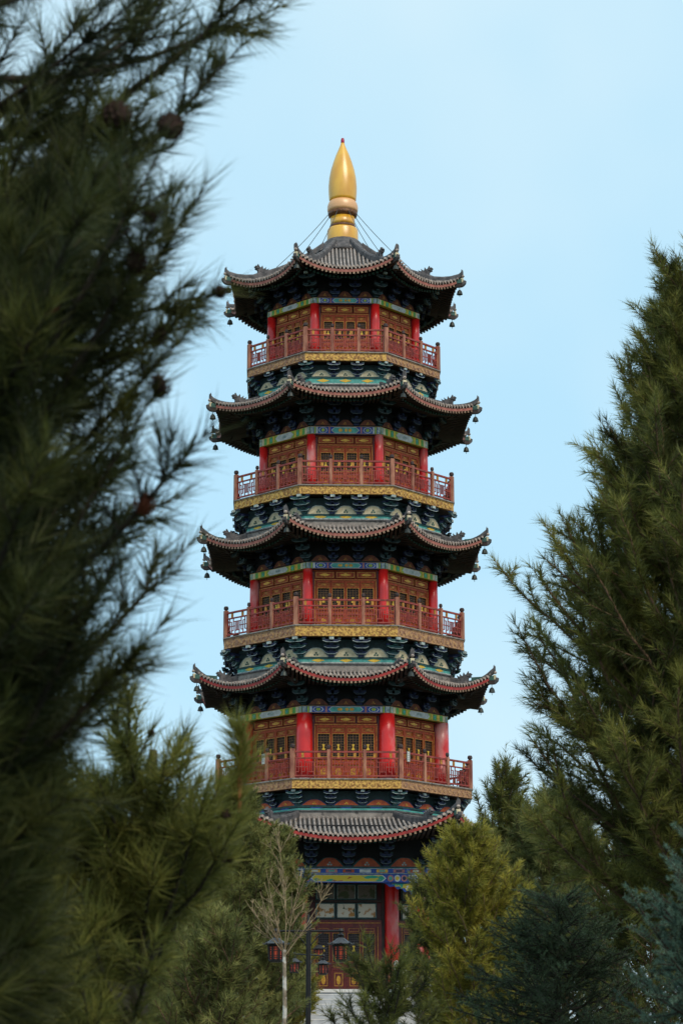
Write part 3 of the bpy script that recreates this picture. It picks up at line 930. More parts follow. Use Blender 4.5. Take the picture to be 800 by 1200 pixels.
    for sx in (-1, 1):
        b.box((sx * (bay / 2 - .035), .02, zr + dh / 2), (.065, .10, dh), wood)
        b.box((sx * (bay / 2 - .035), -.036, zr + dh / 2), (.02, .012, dh - .02), 'gold_dull')
        b.box((sx * (bay / 2 + .03), .03, (zr + zb0) / 2), (.055, .08, zb0 - zr), 'red_dark')
    b.box((0, .03, head + .03), (bay + .1, .09, .055), wood)
    fm = b.mesh('door_frame')
    for k in VIS:
        a = k * PI / 4
        put('door_frame', fm, st, (Rd * math.sin(a), -Rd * math.cos(a), 0), a)
    around('door_leaf', lm, st, Rd, zr, [(j - 1.5) * lw for j in range(4)], VIS)
    around('transom_panel', trm, st, Rd, head - tr_h / 2 - .01, [(j - 1) * bay / 3 for j in range(3)], VIS)
    # brackets and boards below the eave
    ze = hz(r['drip'], r['Rt'] - .25)
    b = MB()
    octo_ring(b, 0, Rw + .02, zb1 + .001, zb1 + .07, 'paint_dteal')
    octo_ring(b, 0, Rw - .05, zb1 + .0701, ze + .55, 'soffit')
    ec = put('bracket_course', b.mesh('bracket_course'), pagoda)
    se = (ze - zb1 + .12) / .9
    around('bracket', EBR, ec, Rw - .05, zb1 + .071, (-hw * .33, hw * .33), scale=(1, 1, se))
    corners('bracket', EBG, ec, Rw - .05, zb1 + .071, (1, 1.1, se))
    around('bracket_board', BOARD_EAVE, ec, Rw + .02, zb1 + .071, (-hw * .665, 0, hw * .665), VIS, scale=(hw * .62 / .75, 1, 1.05))
    # roof above
    Rt = r['Rt']; Rm = Rt - .25
    zm = hz(r['drip'] - 3, Rm)
    zt = r['zt'] + CAMZ - FLOOR
    if i < 3:
        nx = ST[i + 1]
        R0 = nx['Rb'] * .885 - .02
        z0 = hz(r['top'], R0)
        band = (z0, hz(nx['teal'][0], R0 + .07))
        roof('eave_roof', R0, z0, Rm, Rt, zm, zt, Rw + .1, .158, ('eave_red', 'eave_pink', 'eave_pink')[i], band=band)
    else:
        R0 = .85
        z0 = hz(286, R0)
        ro, rtt, ztt, prof = roof('top_roof', R0, z0, Rm, Rt, zm, zt, Rw + .1, .158, 'eave_pink', gpow=1.5, beast_back=1.5)

# --- golden finial
def frow(row): return hz(row, 0)
PXM = FPX / (DIST * CP + 35 * SP)
def fr(px): return px / PXM


b = MB()
z0 = frow(297)
b.lathe([(1.35, frow(303)), (1.05, frow(297)), (.86, frow(288)), (fr(19.5), frow(284))], 16, 'ridge_grey')
fin = put('finial', b.mesh('finial', True), pagoda)


def finpart(name, prof, m, n=32):
    b = MB(); b.lathe([(fr(p), frow(q)) for p, q in prof], n, m)
    put(name, b.mesh(name, True), fin)


finpart('base_drum', [(18.2, 286), (18.3, 283), (18.0, 271), (17.2, 269.5)], 'finial_gold')
finpart('collar', [(15.2, 269.4), (15.6, 267.4), (15.2, 265.5)], 'finial_brown')
finpart('neck', [(14.8, 265.4), (14.2, 262), (14.4, 256)], 'finial_gold')
finpart('lotus_ring', [(13.8, 256), (16.8, 253.5), (17.4, 250)], 'finial_brown')
finpart('swelling', [(17.2, 250), (18.0, 247), (18.0, 243), (17.0, 239.5), (15.6, 237.3)], 'finial_pink')
finpart('bulb', [(15.2, 237.2), (16.0, 234), (16.6, 226), (16.7, 219), (15.8, 209), (14.0, 200), (11.2, 191), (8.3, 183), (5.2, 176), (2.8, 170.5), (2.2, 168)], 'finial_gold')
finpart('tip', [(2.0, 168), (2.1, 166.5), (2.2, 164.5), (1.6, 162.3), (.4, 161.8)], 'finial_red', 12)
# stay wires from the finial down to the hips
for k in range(8):
    h = k * PI / 4 + PI / 8
    r1, z1 = prof[6][0], prof[6][1] + .28
    r0, zz0 = fr(16.5), frow(252)
    pts = []
    for j in range(7):
        u = j / 6
        rr = r0 + (r1 - r0) * u
        pts.append((rr * math.sin(h), -rr * math.cos(h), zz0 + (z1 - zz0) * u - .35 * u * (1 - u)))
    b = MB(); b.tube(pts, .014, 5, 'wire')
    put('stay_wire', b.mesh('stay_wire'), fin)

# --- ground storey
R0 = ST[0]['Rb'] * .885 - .02
z0 = hz(958, R0)
Rt = 9.28
roof('gallery_roof', R0, z0, 8.95, Rt, hz(978, 8.95), 9.80 + CAMZ - FLOOR, 6.8, .178, 'eave_red', gpow=1.25, beast_back=2.3,
     band=(z0, hz(949.5, R0 + .07)))
RO, RI = 6.70, 4.21
zbt, zbm, zbb = hz(1017.5, RO), hz(1024.8, RO), hz(1034.5, RO)
b = MB()
octo_ring(b, RO - .3, RO + .10, zbt + .001, zbt + .06, 'paint_dteal')
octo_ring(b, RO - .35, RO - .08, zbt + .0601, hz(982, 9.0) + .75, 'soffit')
ec = put('bracket_course', b.mesh('bracket_course'), pagoda)
hw = T8 * RO
GBR = bracket_mesh(.95, 1.6, .62, 'bracket_blue', 'bracket_teal', 4, 'bracket_edge')
GBG = bracket_mesh(.95, 1.7, .75, 'bracket_teal', 'bracket_blue', 4, 'bracket_edge')
around('bracket', GBR, ec, RO - .08, zbt + .061, (-hw * .5, 0, hw * .5))
corners('bracket', GBG, ec, RO - .08, zbt + .061)
around('bracket_board', BOARD_GROUND, ec, RO - .05, zbt + .061, (-hw * .75, -hw * .25, hw * .25, hw * .75), VIS, scale=(1.12, 1, .9))
b = MB()
octo_ring(b, 0, RI - .12, .02, hz(955, RI), 'red_dark')
gs = put('ground_storey', b.mesh('ground_storey'), pagoda)
corners('column', column_mesh(.235, zbb + .25), gs, RO, 0.0)
corners('column', column_mesh(.27, 6.0), gs, RI, 0.0)
g1, g2 = ground_beam_mesh(hw - .02, zbm - zbb, 'big'), ground_beam_mesh(hw - .02, zbt - zbm - .02, 'small')
for k in range(8):
    a = k * PI / 4
    put('tie_beam', g1, gs, ((RO + .16) * math.sin(a), -(RO + .16) * math.cos(a), (zbm + zbb) / 2), a, (1.02, 1, 1))
    put('tie_beam', g2, gs, ((RO + .16) * math.sin(a), -(RO + .16) * math.cos(a), (zbm + zbt) / 2), a, (1.02, 1, 1))
# carved blue and green corner braces under the beam
for sx in (-1, 1):
    b = MB()
    e = hw - .22
    poly = [(0, 0), (0, -.42), (-.10, -.36), (-.22, -.42), (-.30, -.28), (-.46, -.34), (-.58, -.20), (-.74, -.24), (-.84, -.12), (-1.02, -.15), (-1.15, -.04), (-1.25, 0)]
    if sx > 0:
        p = [(e + x, z) for x, z in poly][::-1]
        q = [(e - .06 + x * .72, z * .78 - .03) for x, z in poly][::-1]
    else:
        p = [(-e - x, z) for x, z in poly]
        q = [(-e + .06 - x * .72, z * .78 - .03) for x, z in poly]
    b.prism(p, -.05, .05, 'paint_blue'); b.prism(q, -.065, -.0501, 'scrollwork')
    me = b.mesh('corner_brace')
    for k in VIS:
        a = k * PI / 4
        put('corner_brace', me, gs, (RO * math.sin(a), -RO * math.cos(a), zbb - .002), a)
Rd = RI - .02
lw = .575
dh = hz(1087, Rd)
lm = ground_leaf_mesh(lw - .015, dh)
around('door_leaf', lm, gs, Rd, .03, [(j - 1.5) * lw for j in range(4)], VIS)
b = MB()
zpic = hz(1078.5, Rd)
b.box((0, .02, dh + .03 + (zpic - dh - .03) / 2), (2.75, .12, zpic - dh - .03), 'door_red')
b.box((0, -.045, zpic - .1), (2.6, .012, .03), 'gold_dull')
for sx in (-1, 1):
    b.box((sx * 1.255, .02, .03 + dh / 2), (.19, .12, dh), 'door_red')
    b.box((sx * 1.20, -.046, .03 + dh / 2), (.025, .012, dh), 'gold_dull')
    b.box((sx * 1.40, .03, 2.6), (.10, .14, 5.1), 'rafter')
b.box((0, .03, zpic + .03), (2.75, .14, .06), 'rafter')
b.box((0, .03, hz(1056, Rd)), (2.75, .14, .08), 'rafter')
fm = b.mesh('door_frame')
def pict(w, h, m):
    b = MB(); b.box((0, .02, 0), (w, .04, h), 'edge_pale'); b.frame(-w / 2, w / 2, -h / 2, h / 2, -.01, .035, .03, 'paint_dteal')
    b.box((0, -.003, 0), (w * .84, .006, h * .84), m)
    return b.mesh('picture_panel')
h1 = hz(1057.5, Rd) - zpic - .08
p1, p2 = pict(.76, h1, 'picture'), pict(.76, h1, 'picture_dark')
for k in VIS:
    a = k * PI / 4
    put('door_frame', fm, gs, (Rd * math.sin(a), -Rd * math.cos(a), 0), a)
around('picture_panel', p1, gs, Rd, zpic + .065 + h1 / 2, (-.79, 0, .79), VIS)
around('picture_panel', p2, gs, Rd, hz(1056, Rd) + .05 + h1 / 2, (-.79, 0, .79), VIS)

# --- two white notices hung on the rail of the lowest balcony
zr1 = hz(ST[0]['f1'], ST[0]['Rb']) + .05
for k, xl, lab in ((7, .55, 'small white notice hung on the left slanting rail of the lowest balcony'), (1, -1.72, 'small white notice hung right of the corner post on the lowest balcony')):
    a = k * PI / 4 + TOWER_ROT
    Rn = ST[0]['Rb'] + .025
    b = MB()
    b.box((0, 0, 0), (.15, .02, .40), 'paint_white')
    b.frame(-.075, .075, -.20, .20, -.011, .012, .006, 'edge_pale')
    for j in range(4): b.box((0, -.0115, .11 - j * .07), (.09, .003, .014), 'lattice_grey')
    b.box((0, .03, .19), (.03, .05, .02), 'iron_black')
    tag(put('notice_board', b.mesh('notice_board'), None, (TOWER_X + xl * math.cos(a) + Rn * math.sin(a), DIST + xl * math.sin(a) - Rn * math.cos(a), FLOOR + zr1 + .88), a), lab, 'notice')

# ------------------------------------------------------------------ stone terrace with its flight of steps
terrace = tag(empty('stone_terrace', (TOWER_X, DIST, ground_z(DIST)), TOWER_ROT),
              'pale stone terrace with steps and white balustrade under the pagoda', 'terrace')
TH = FLOOR - ground_z(DIST)
RT = 8.2
b = MB()
octo_ring(b, 0, RT - .06, -.3, TH - .121, 'stone')
octo_ring(b, 0, RT, TH - .12, TH - .004, 'marble')
put('platform', b.mesh('platform'), terrace)
nst = 11
rise = TH / nst
b = MB(); b.box((0, 0, rise / 2), (3.0, .36, rise - .006), 'stone'); b.box((0, -.175, rise - .02), (3.0, .03, .03), 'marble')
sm = b.mesh('step')
for j in range(nst - 1):
    put('step', sm, terrace, (0, -RT - .15 - j * .31, TH - (j + 2) * rise))
    if j < nst - 2:
        pass
run = (nst - 1) * .31
b = MB()
M = Matrix(((0, 1, 0, 0), (1, 0, 0, 0), (0, 0, 1, 0), (0, 0, 0, 1)))
b.prism([(-RT - run - .3, -.1), (-RT + .05, -.1), (-RT + .05, TH + .02), (-RT - .1, TH + .02), (-RT - run - .3, .15)], -.17, .17, 'marble', M)
cw = b.mesh('cheek_wall')
for sx in (-1, 1): put('cheek_wall', cw, terrace, (sx * 1.68, 0, 0))
bp = MB(); bp.box((0, 0, .5), (.18, .18, 1.0), 'marble'); bp.lathe([(.075, 1.0), (.095, 1.06), (.085, 1.2), (.03, 1.27)], 10, 'marble')
bpm = bp.mesh('baluster_post')
bl_ = MB(); bl_.box((0, 0, .70), (1.0, .12, .12), 'marble'); bl_.box((0, 0, .30), (1.0, .08, .42), 'marble'); bl_.box((0, 0, .57), (.14, .09, .14), 'marble')
blm = bl_.mesh('balustrade_panel')
for k in (0, 1, 7):
    a = k * PI / 4
    hw = T8 * (RT - .2)
    n = 5
    for j in range(n + 1):
        x = -hw + 2 * hw * j / n
        if k == 0 and abs(x) < 1.6: continue
        put('baluster_post', bpm, terrace, (x * math.cos(a) + (RT - .2) * math.sin(a), x * math.sin(a) - (RT - .2) * math.cos(a), TH), a)
    for j in range(n):
        x = -hw + 2 * hw * (j + .5) / n
        if k == 0 and abs(x) < 1.6: continue
        put('balustrade_panel', blm, terrace, (x * math.cos(a) + (RT - .2) * math.sin(a), x * math.sin(a) - (RT - .2) * math.cos(a), TH), a, (2 * hw / n - .18, 1, 1))
b = MB()                                                     # sloping handrail on the cheek walls
b.prism([(-RT - run - .2, .75), (-RT, TH + .62), (-RT, TH + .78), (-RT - run - .2, .93)], -.09, .09, 'marble', M)
hrm = b.mesh('handrail')
for sx in (-1, 1):
    put('handrail', hrm, terrace, (sx * 1.68, 0, 0))
    for j in range(4):
        u = j / 3
        put('baluster_post', bpm, terrace, (sx * 1.68, -RT - run * u - .05, TH * (1 - u) + .0 + .05 * u), 0, (1, 1, .8))

#TREES
# ------------------------------------------------------------------ trees
def foliage_mat(name, stops, trans=0.32, rough=0.55):
    m = bpy.data.materials.new(name); m.use_nodes = True
    n, l = m.node_tree.nodes, m.node_tree.links
    b = n['Principled BSDF']; b.inputs['Roughness'].default_value = rough; b.inputs['Specular IOR Level'].default_value = 0.25
    a = n.new('ShaderNodeAttribute'); a.attribute_name = 'tint'
    r = n.new('ShaderNodeValToRGB')
    while len(r.color_ramp.elements) < len(stops): r.color_ramp.elements.new(0.5)
    for e, (p, c) in zip(r.color_ramp.elements, stops): e.position = p; e.color = (*c, 1)
    l.new(a.outputs['Fac'], r.inputs[0]); l.new(r.outputs[0], b.inputs['Base Color'])
    t = n.new('ShaderNodeBsdfTranslucent'); l.new(r.outputs[0], t.inputs[0])
    mx = n.new('ShaderNodeMixShader'); mx.inputs[0].default_value = trans
    l.new(b.outputs[0], mx.inputs[1]); l.new(t.outputs[0], mx.inputs[2])
    l.new(mx.outputs[0], n['Material Output'].inputs[0])
    MATS[name] = m


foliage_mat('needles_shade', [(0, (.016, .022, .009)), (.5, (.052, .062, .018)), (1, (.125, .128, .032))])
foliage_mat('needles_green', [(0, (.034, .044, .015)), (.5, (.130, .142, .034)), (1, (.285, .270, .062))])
foliage_mat('needles_olive', [(0, (.054, .066, .024)), (.5, (.165, .178, .055)), (1, (.31, .30, .095))])
foliage_mat('needles_yellow', [(0, (.075, .082, .016)), (.5, (.23, .22, .036)), (1, (.42, .36, .06))])
foliage_mat('needles_spruce', [(0, (.022, .038, .018)), (.5, (.062, .092, .046)), (1, (.130, .180, .090))])
foliage_mat('needles_blue', [(0, (.026, .052, .036)), (.5, (.058, .112, .080)), (1, (.15, .24, .175))])


def unit(v):
    return v / (np.linalg.norm(v, axis=-1, keepdims=True) + 1e-9)


class Wood:
    """tapered limbs of one tree, collected as rings"""

    def __init__(s):
        s.v, s.f, s.n = [], [], 0

    def tube(s, pts, r0, r1, k=5):
        pts = np.asarray(pts, float)
        m = len(pts)
        d = np.empty_like(pts); d[1:-1] = pts[2:] - pts[:-2]; d[0] = pts[1] - pts[0]; d[-1] = pts[-1] - pts[-2]
        d = unit(d)
        u = unit(np.cross(d, np.array([.31, .13, .2]) + (np.abs(d[:, 2:3]) < .8) * np.array([0, 0, 1.])))
        w = np.cross(d, u)
        r = np.linspace(r0, r1, m)[:, None, None]
        a = np.arange(k) * 2 * PI / k
        ring = pts[:, None, :] + r * (u[:, None, :] * np.cos(a)[None, :, None] + w[:, None, :] * np.sin(a)[None, :, None])
        s.v.append(ring.reshape(-1, 3))
        i = np.arange(m - 1)[:, None] * k; j = np.arange(k)[None, :]; j2 = (j + 1) % k
        f = np.stack([i + j, i + j2, i + k + j2, i + k + j], -1).reshape(-1, 4) + s.n
        s.f.append(f); s.n += m * k

    def mesh(s, name, m):
        me = bpy.data.meshes.new(name)
        v = np.concatenate(s.v); f = np.concatenate(s.f)
        fill(me, v, f)
        me.materials.append(MATS[m])
        me.polygons.foreach_set('use_smooth', np.ones(len(f), bool))
        me.update()
        return me


def fill(me, v, f):
    k = f.shape[1]
    me.vertices.add(len(v)); me.vertices.foreach_set('co', v.astype(np.float32).ravel())
    me.loops.add(f.size); me.loops.foreach_set('vertex_index', f.astype(np.int32).ravel())
    me.polygons.add(len(f))
    me.polygons.foreach_set('loop_start', (np.arange(len(f)) * k).astype(np.int32))
    try: me.polygons.foreach_set('loop_total', np.full(len(f), k, np.int32))
    except Exception: pass
    me.update(calc_edges=True)


def needles(name, shoots, K, nl, nw, m, rng, th=(20, 55), quad=False, droop=0.0, jitter=.25):
    """shoots: rows of px,py,pz,dx,dy,dz,len,tint -> one mesh of slim needles set round every shoot"""
    S = np.asarray(shoots, float)
    n = len(S)
    P = np.repeat(S[:, 0:3], K, 0); D = np.repeat(unit(S[:, 3:6]), K, 0); Ls = np.repeat(S[:, 6], K); tn = np.repeat(S[:, 7], K)
    N = n * K
    a = rng.random(N)
    hlp = np.where(np.abs(D[:, 2:3]) < .9, np.array([[0, 0, 1.]]), np.array([[1., 0, 0]]))
    U = unit(np.cross(D, hlp)); V = np.cross(D, U)
    ph = rng.random(N) * 2 * PI
    t = np.radians(th[1] + (th[0] - th[1]) * a + rng.normal(0, 8, N))
    dirn = D * np.cos(t)[:, None] + (U * np.cos(ph)[:, None] + V * np.sin(ph)[:, None]) * np.sin(t)[:, None]
    dirn[:, 2] -= droop
    dirn = unit(dirn)
    base = P + D * (a * Ls)[:, None]
    ln = nl * (1 + rng.normal(0, jitter * .6, N)).clip(.5, 1.5)
    side = unit(np.cross(dirn, rng.normal(size=(N, 3)))) * (nw / 2)
    tip = base + dirn * ln[:, None]
    mid = base + dirn * (ln * .55)[:, None]
    v = np.stack([base - side * .6, base + side * .6, mid + side, tip, mid - side], 1) if quad else np.stack([base - side, base + side, tip], 1)
    kk = v.shape[1]
    f = np.arange(N * kk).reshape(N, kk)
    me = bpy.data.meshes.new(name)
    fill(me, v.reshape(-1, 3), f)
    at_ = me.attributes.new('tint', 'FLOAT', 'POINT')
    tv = (tn + rng.normal(0, .10, N)).clip(0, 1)
    at_.data.foreach_set('value', np.repeat(tv, kk).astype(np.float32))
    me.materials.append(MATS[m])
    me.update()
    return me


def path_pts(rng, p, d, length, n, up, wig):
    pts = [np.array(p, float)]
    d = unit(np.array(d, float))
    st = length / n
    for i in range(n):
        d = unit(d + np.array([0, 0, up * st]) + rng.normal(0, wig, 3) * math.sqrt(st))
        pts.append(pts[-1] + d * st)
    return np.array(pts), d


def side_dir(rng, d, ang, flat=.6):
    """direction leaving d at an angle, mostly sideways"""
    u = np.cross(d, [0, 0, 1.]); u = u / (np.linalg.norm(u) + 1e-6)
    w = np.cross(u, d)
    ph = rng.choice([0, PI]) + rng.normal(0, flat)
    return unit(d * math.cos(ang) + (u * math.cos(ph) + w * math.sin(ph)) * math.sin(ang))


class Pine:
    def __init__(s, seed):
        s.rng = np.random.default_rng(seed); s.wood = Wood(); s.shoots = []

    def shoot(s, p, d, ln, tint, r=.004):
        s.shoots.append((*p, *d, ln, tint))
        s.wood.tube([p, np.array(p) + np.array(d) * ln * .9], r, r * .5, 3)

    def dress(s, pts, f0, sh, tint):
        """needles that still sit along the outer part of a limb"""
        n = len(pts) - 1
        for i in range(int(n * f0), n):
            v = pts[i + 1] - pts[i]; L = float(np.linalg.norm(v))
            m = max(1, int(round(L / sh)))
            for j in range(m):
                s.shoots.append((*(pts[i] + v * (j / m)), *(v / L), L / m, tint + s.rng.normal(0, .08)))

    def limb(s, p, d, length, r, up=.5, wig=.12, sub=.5, sub_gap=.16, sh=.16, sh_gap=.13, start=.25, tint=.45, ang=(35, 60), tipn=3, k=5, lift=.35, tw=.004, tvar=.15, dress=(.55, .2)):
        rng = s.rng
        n = max(4, int(length / .22))
        pts, dl = path_pts(rng, p, d, length, n, up, wig)
        s.wood.tube(pts, r, max(r * .25, tw * 1.3), k)
        tl = tint + rng.normal(0, tvar)
        s.dress(pts, dress[0], sh, tl - .08)
        a = start * length
        while a < length * .97:
            u = a / length * n; i = min(int(u), n - 1)
            q = pts[i] + (pts[i + 1] - pts[i]) * (u - i)
            dd = unit(pts[i + 1] - pts[i])
            fr_ = a / length
            sl = sub * (1.05 - fr_ * .75) * rng.uniform(.6, 1.15)
            sd = side_dir(rng, dd, math.radians(rng.uniform(*ang)))
            sd = unit(sd + np.array([0, 0, lift * rng.uniform(.2, 1)]))
            if sl > sh * 1.2:
                m = max(2, int(sl / .15))
                sp, de = path_pts(rng, q, sd, sl, m, up, wig)
                s.wood.tube(sp, max(r * .3, tw * 1.6), tw, 4)
                s.dress(sp, dress[1], sh, tl - .04)
                b = sl * .3
                while b < sl:
                    uu = b / sl * m; ii = min(int(uu), m - 1)
                    qq = sp[ii] + (sp[ii + 1] - sp[ii]) * (uu - ii)
                    d2 = unit(side_dir(rng, unit(sp[ii + 1] - sp[ii]), math.radians(rng.uniform(25, 55)), 1.0) + np.array([0, 0, lift * rng.uniform(.2, 1.1)]))
                    s.shoot(qq, d2, sh * rng.uniform(.7, 1.2), tl + rng.normal(0, .12), tw)
                    b += sh_gap * rng.uniform(.7, 1.3)
                s.shoot(sp[-1], de, sh * 1.15, tl + .1 + rng.normal(0, .1), tw)
            else:
                s.shoot(q, sd, sh * rng.uniform(.8, 1.2), tl + rng.normal(0, .12), tw)
            a += sub_gap * rng.uniform(.7, 1.3)
        for j in range(tipn):
            d2 = dl if j == 0 else unit(side_dir(rng, dl, math.radians(rng.uniform(20, 45)), 1.5) + np.array([0, 0, lift * .5]))
            s.shoot(pts[-1], d2, sh * (1.5 if j == 0 else 1.0), tl + .15 + rng.normal(0, .1), tw)
        return pts

    def nearest(s, col, row, off, d):
        """the twig point closest to a sight line, nearer ones first (local to the tree)"""
        v = np.concatenate(s.wood.v)
        q = np.array(at(col, row, d) - off)
        w = v - q
        i = int(np.argmin(w[:, 0] ** 2 + w[:, 2] ** 2 + np.where(w[:, 1] > 0, .03, .02) * w[:, 1] ** 2))
        return tuple(v[i])

    def finish(s, name, label, cat, base, bark, needle_m, K, nl, nw, group=None, **kw):
        o = tag(empty(name, tuple(base)), label, cat, group)
        off = np.array(base, float)
        s.wood.v = [q - off for q in s.wood.v]
        put('trunk', s.wood.mesh('trunk', bark), o)
        S = np.asarray(s.shoots, float); S[:, 0:3] -= off
        put('crown', needles('crown', S, K, nl, nw, needle_m, s.rng, **kw), o)
        return o


def whorled(seed, base, H, radius, clear, gap, per, e_lo, e_hi, r0, lim, top_shoot=.3, lean=(0, 0), az=None, shape=1.0, jit=.2, slope=None, pw=1.0):
    """upright conifer: straight trunk, rings of limbs.  radius = spread of the lowest limbs, e_* limb elevation low / top"""
    P = Pine(seed); rng = P.rng
    base = np.array(base, float)
    n = 14
    tr = [base + np.array([lean[0] * (i / n) ** 1.5 + rng.normal(0, .012), lean[1] * (i / n) + rng.normal(0, .012), H * i / n]) for i in range(n + 1)]
    tr = np.array(tr)
    P.wood.tube(tr, r0, .012, 9)
    h = clear
    while h < H * .97:
        u = h / H
        i = min(int(u * n), n - 1); q = tr[i] + (tr[i + 1] - tr[i]) * (u * n - i)
        a0 = rng.uniform(0, 2 * PI)
        for j in range(per):
            a = a0 + 2 * PI * j / per + rng.normal(0, .25)
            if az is not None and not az(a): continue
            el = math.radians(e_lo + (e_hi - e_lo) * u + rng.normal(0, 6))
            ll = radius * min(1, ((1 - u) / (1 - clear / H))) ** shape * rng.uniform(1 - jit * 1.6, 1 + jit) + .12
            if slope: ll = min(radius, slope * (H - h) ** pw) * rng.uniform(1 - jit * 1.6, 1 + jit) + .10
            d = np.array([math.cos(a) * math.cos(el), math.sin(a) * math.cos(el), math.sin(el)])
            tot = ll / max(.45, math.cos(el))
            if el > 0: tot = min(tot, (H - h + .18) / (math.sin(el) + .5 * lim.get('up', .4) * tot))
            P.limb(q + np.array([0, 0, rng.normal(0, gap * .25)]), d, tot, max(.008, r0 * .30 * (1 - u) + .006), **lim)
        h += gap * rng.uniform(.75, 1.25) * (1.0 - .35 * u)
    P.shoot(tr[-1], np.array([0, 0, 1.]), top_shoot, .6, .006)
    for j in range(4):
        a = rng.uniform(0, 2 * PI)
        P.shoot(tr[-1], unit(np.array([math.cos(a) * .5, math.sin(a) * .5, 1.])), top_shoot * .6, .55)
    return P


def tipped(seed, trunk, tips, lim, back=(.45, .8), r=.022):
    """tree whose limbs are aimed at given end points; trunk = polyline"""
    P = Pine(seed); rng = P.rng
    trunk = np.array(trunk, float)
    P.wood.tube(trunk, .075, .02, 9)
    zt = trunk[:, 2]
    for tip in tips:
        tip = np.array(tip, float)
        hd = math.hypot(tip[0] - trunk[0][0], tip[1] - trunk[0][1])
        z = tip[2] - hd * rng.uniform(*back)
        z = min(max(z, zt[0]), zt[-1] - .05)
        i = max(0, min(np.searchsorted(zt, z) - 1, len(zt) - 2))
        u = (z - zt[i]) / (zt[i + 1] - zt[i]); q = trunk[i] + (trunk[i + 1] - trunk[i]) * u
        v = tip - q; L = np.linalg.norm(v)
        up = lim.get('up', .3)
        d0 = unit(v) - np.array([0, 0, up * L * .42])
        P.limb(q, d0, L * 1.02, r * min(1.3, .5 + L * .4), **lim)
    return P


def scale_cone(name, parent, loc, size, m, rng):
    """open pine cone: overlapping scales in spiral rows"""
    b = MB()
    b.lathe([(.1, -.5), (.30, -.35), (.36, 0), (.25, .35), (.06, .55)], 8, m)
    for i in range(46):
        t = (i + .5) / 46
        z = -.48 + t * .98
        r = .44 * math.sin(PI * min(.97, .14 + t * .80)) + .05
        a = i * 2.399963
        c, s_ = math.cos(a), math.sin(a)
        w = .17 * (1.1 - .5 * t)
        tip = (c * (r + .18), s_ * (r + .18), z + .10)
        b.add([(c * r * .5 - s_ * w * .5, s_ * r * .5 + c * w * .5, z - .06), (c * r * .5 + s_ * w * .5, s_ * r * .5 - c * w * .5, z - .06),
               (c * (r + .1) + s_ * w, s_ * (r + .1) - c * w, z + .02), tip, (c * (r + .1) - s_ * w, s_ * (r + .1) + c * w, z + .02)], [(0, 1, 2, 3, 4)], m)
    o = put(name, b.mesh(name), parent, loc)
    o.rotation_euler = (rng.uniform(-1, 1), rng.uniform(-1, 1), rng.uniform(0, 6))
    o.scale = (size, size, size * 1.15)
    return o


# --- blurred pine close to the camera on the left
def near_pine():
    rng = np.random.default_rng(5)
    D0 = 6.6
    tb = at(-150, 1200, D0)
    tips = []
    edge = [(0, 285), (60, 290), (130, 250), (200, 165), (280, 205), (340, 200), (400, 195), (440, 185), (500, 165), (560, 170), (640, 160), (700, 165), (760, 135), (800, 120), (860, 95), (940, 70), (1060, 70), (1240, 60)]
    for y, x in [(28, 290), (60, 262), (130, 235), (200, 120), (285, 185), (345, 170), (400, 178), (455, 155), (555, 160), (630, 140), (700, 165), (770, 120), (820, 105)]:
        tips.append(at(x, y, D0 + rng.uniform(-.5, .3)))
    for y, x in [(-25, 150), (-60, 215), (20, 205), (70, 105), (110, 165), (170, 60), (190, 110), (150, 20), (230, 160)]:
        tips.append(at(x, y, D0 + rng.uniform(-.6, .6)))
    ys = np.array([e[0] for e in edge]); xs = np.array([e[1] for e in edge])
    for i in range(215):
        y = rng.uniform(250, 1240)
        xe = np.interp(y, ys, xs) - 35
        x = xe - (xe + 120) * rng.random() ** .8
        tips.append(at(x, y, D0 + rng.uniform(-.9, 1.3)))
    top = at(-110, -260, D0)
    n = 10
    trunk = [tb + (Vector((top.x, top.y, top.z)) - tb) * (i / n) for i in range(n + 1)]
    trunk = [Vector((tb.x, tb.y, ground_z(D0)))] + trunk
    P = tipped(5, [tuple(q) for q in trunk], tips,
               dict(up=.35, wig=.10, sub=.34, sub_gap=.13, sh=.15, sh_gap=.12, start=.30, tint=.42, ang=(30, 62), tipn=4, lift=.30, tw=.0045, dress=(.45, .1)), back=(.15, 1.0))
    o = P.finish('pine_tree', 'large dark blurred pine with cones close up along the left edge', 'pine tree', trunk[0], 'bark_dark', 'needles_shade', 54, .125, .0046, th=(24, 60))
    cr = np.random.default_rng(8)
    for x, y, s, m in [(128, 100, .055, 'cone_dark'), (245, 124, .050, 'cone_dark'), (63, 352, .045, 'cone_brown'), (221, 421, .046, 'cone_dark'), (158, 290, .042, 'cone_dark'),
                       (172, 352, .04, 'cone_dark'), (195, 617, .040, 'cone_brown'), (180, 240, .035, 'cone_dark'), (255, 284, .026, 'cone_dark')]:
        scale_cone('pine_cone', o, P.nearest(x, y, Vector(trunk[0]), D0 - .7), s * 1.3, m, cr)
    return o


near_pine()


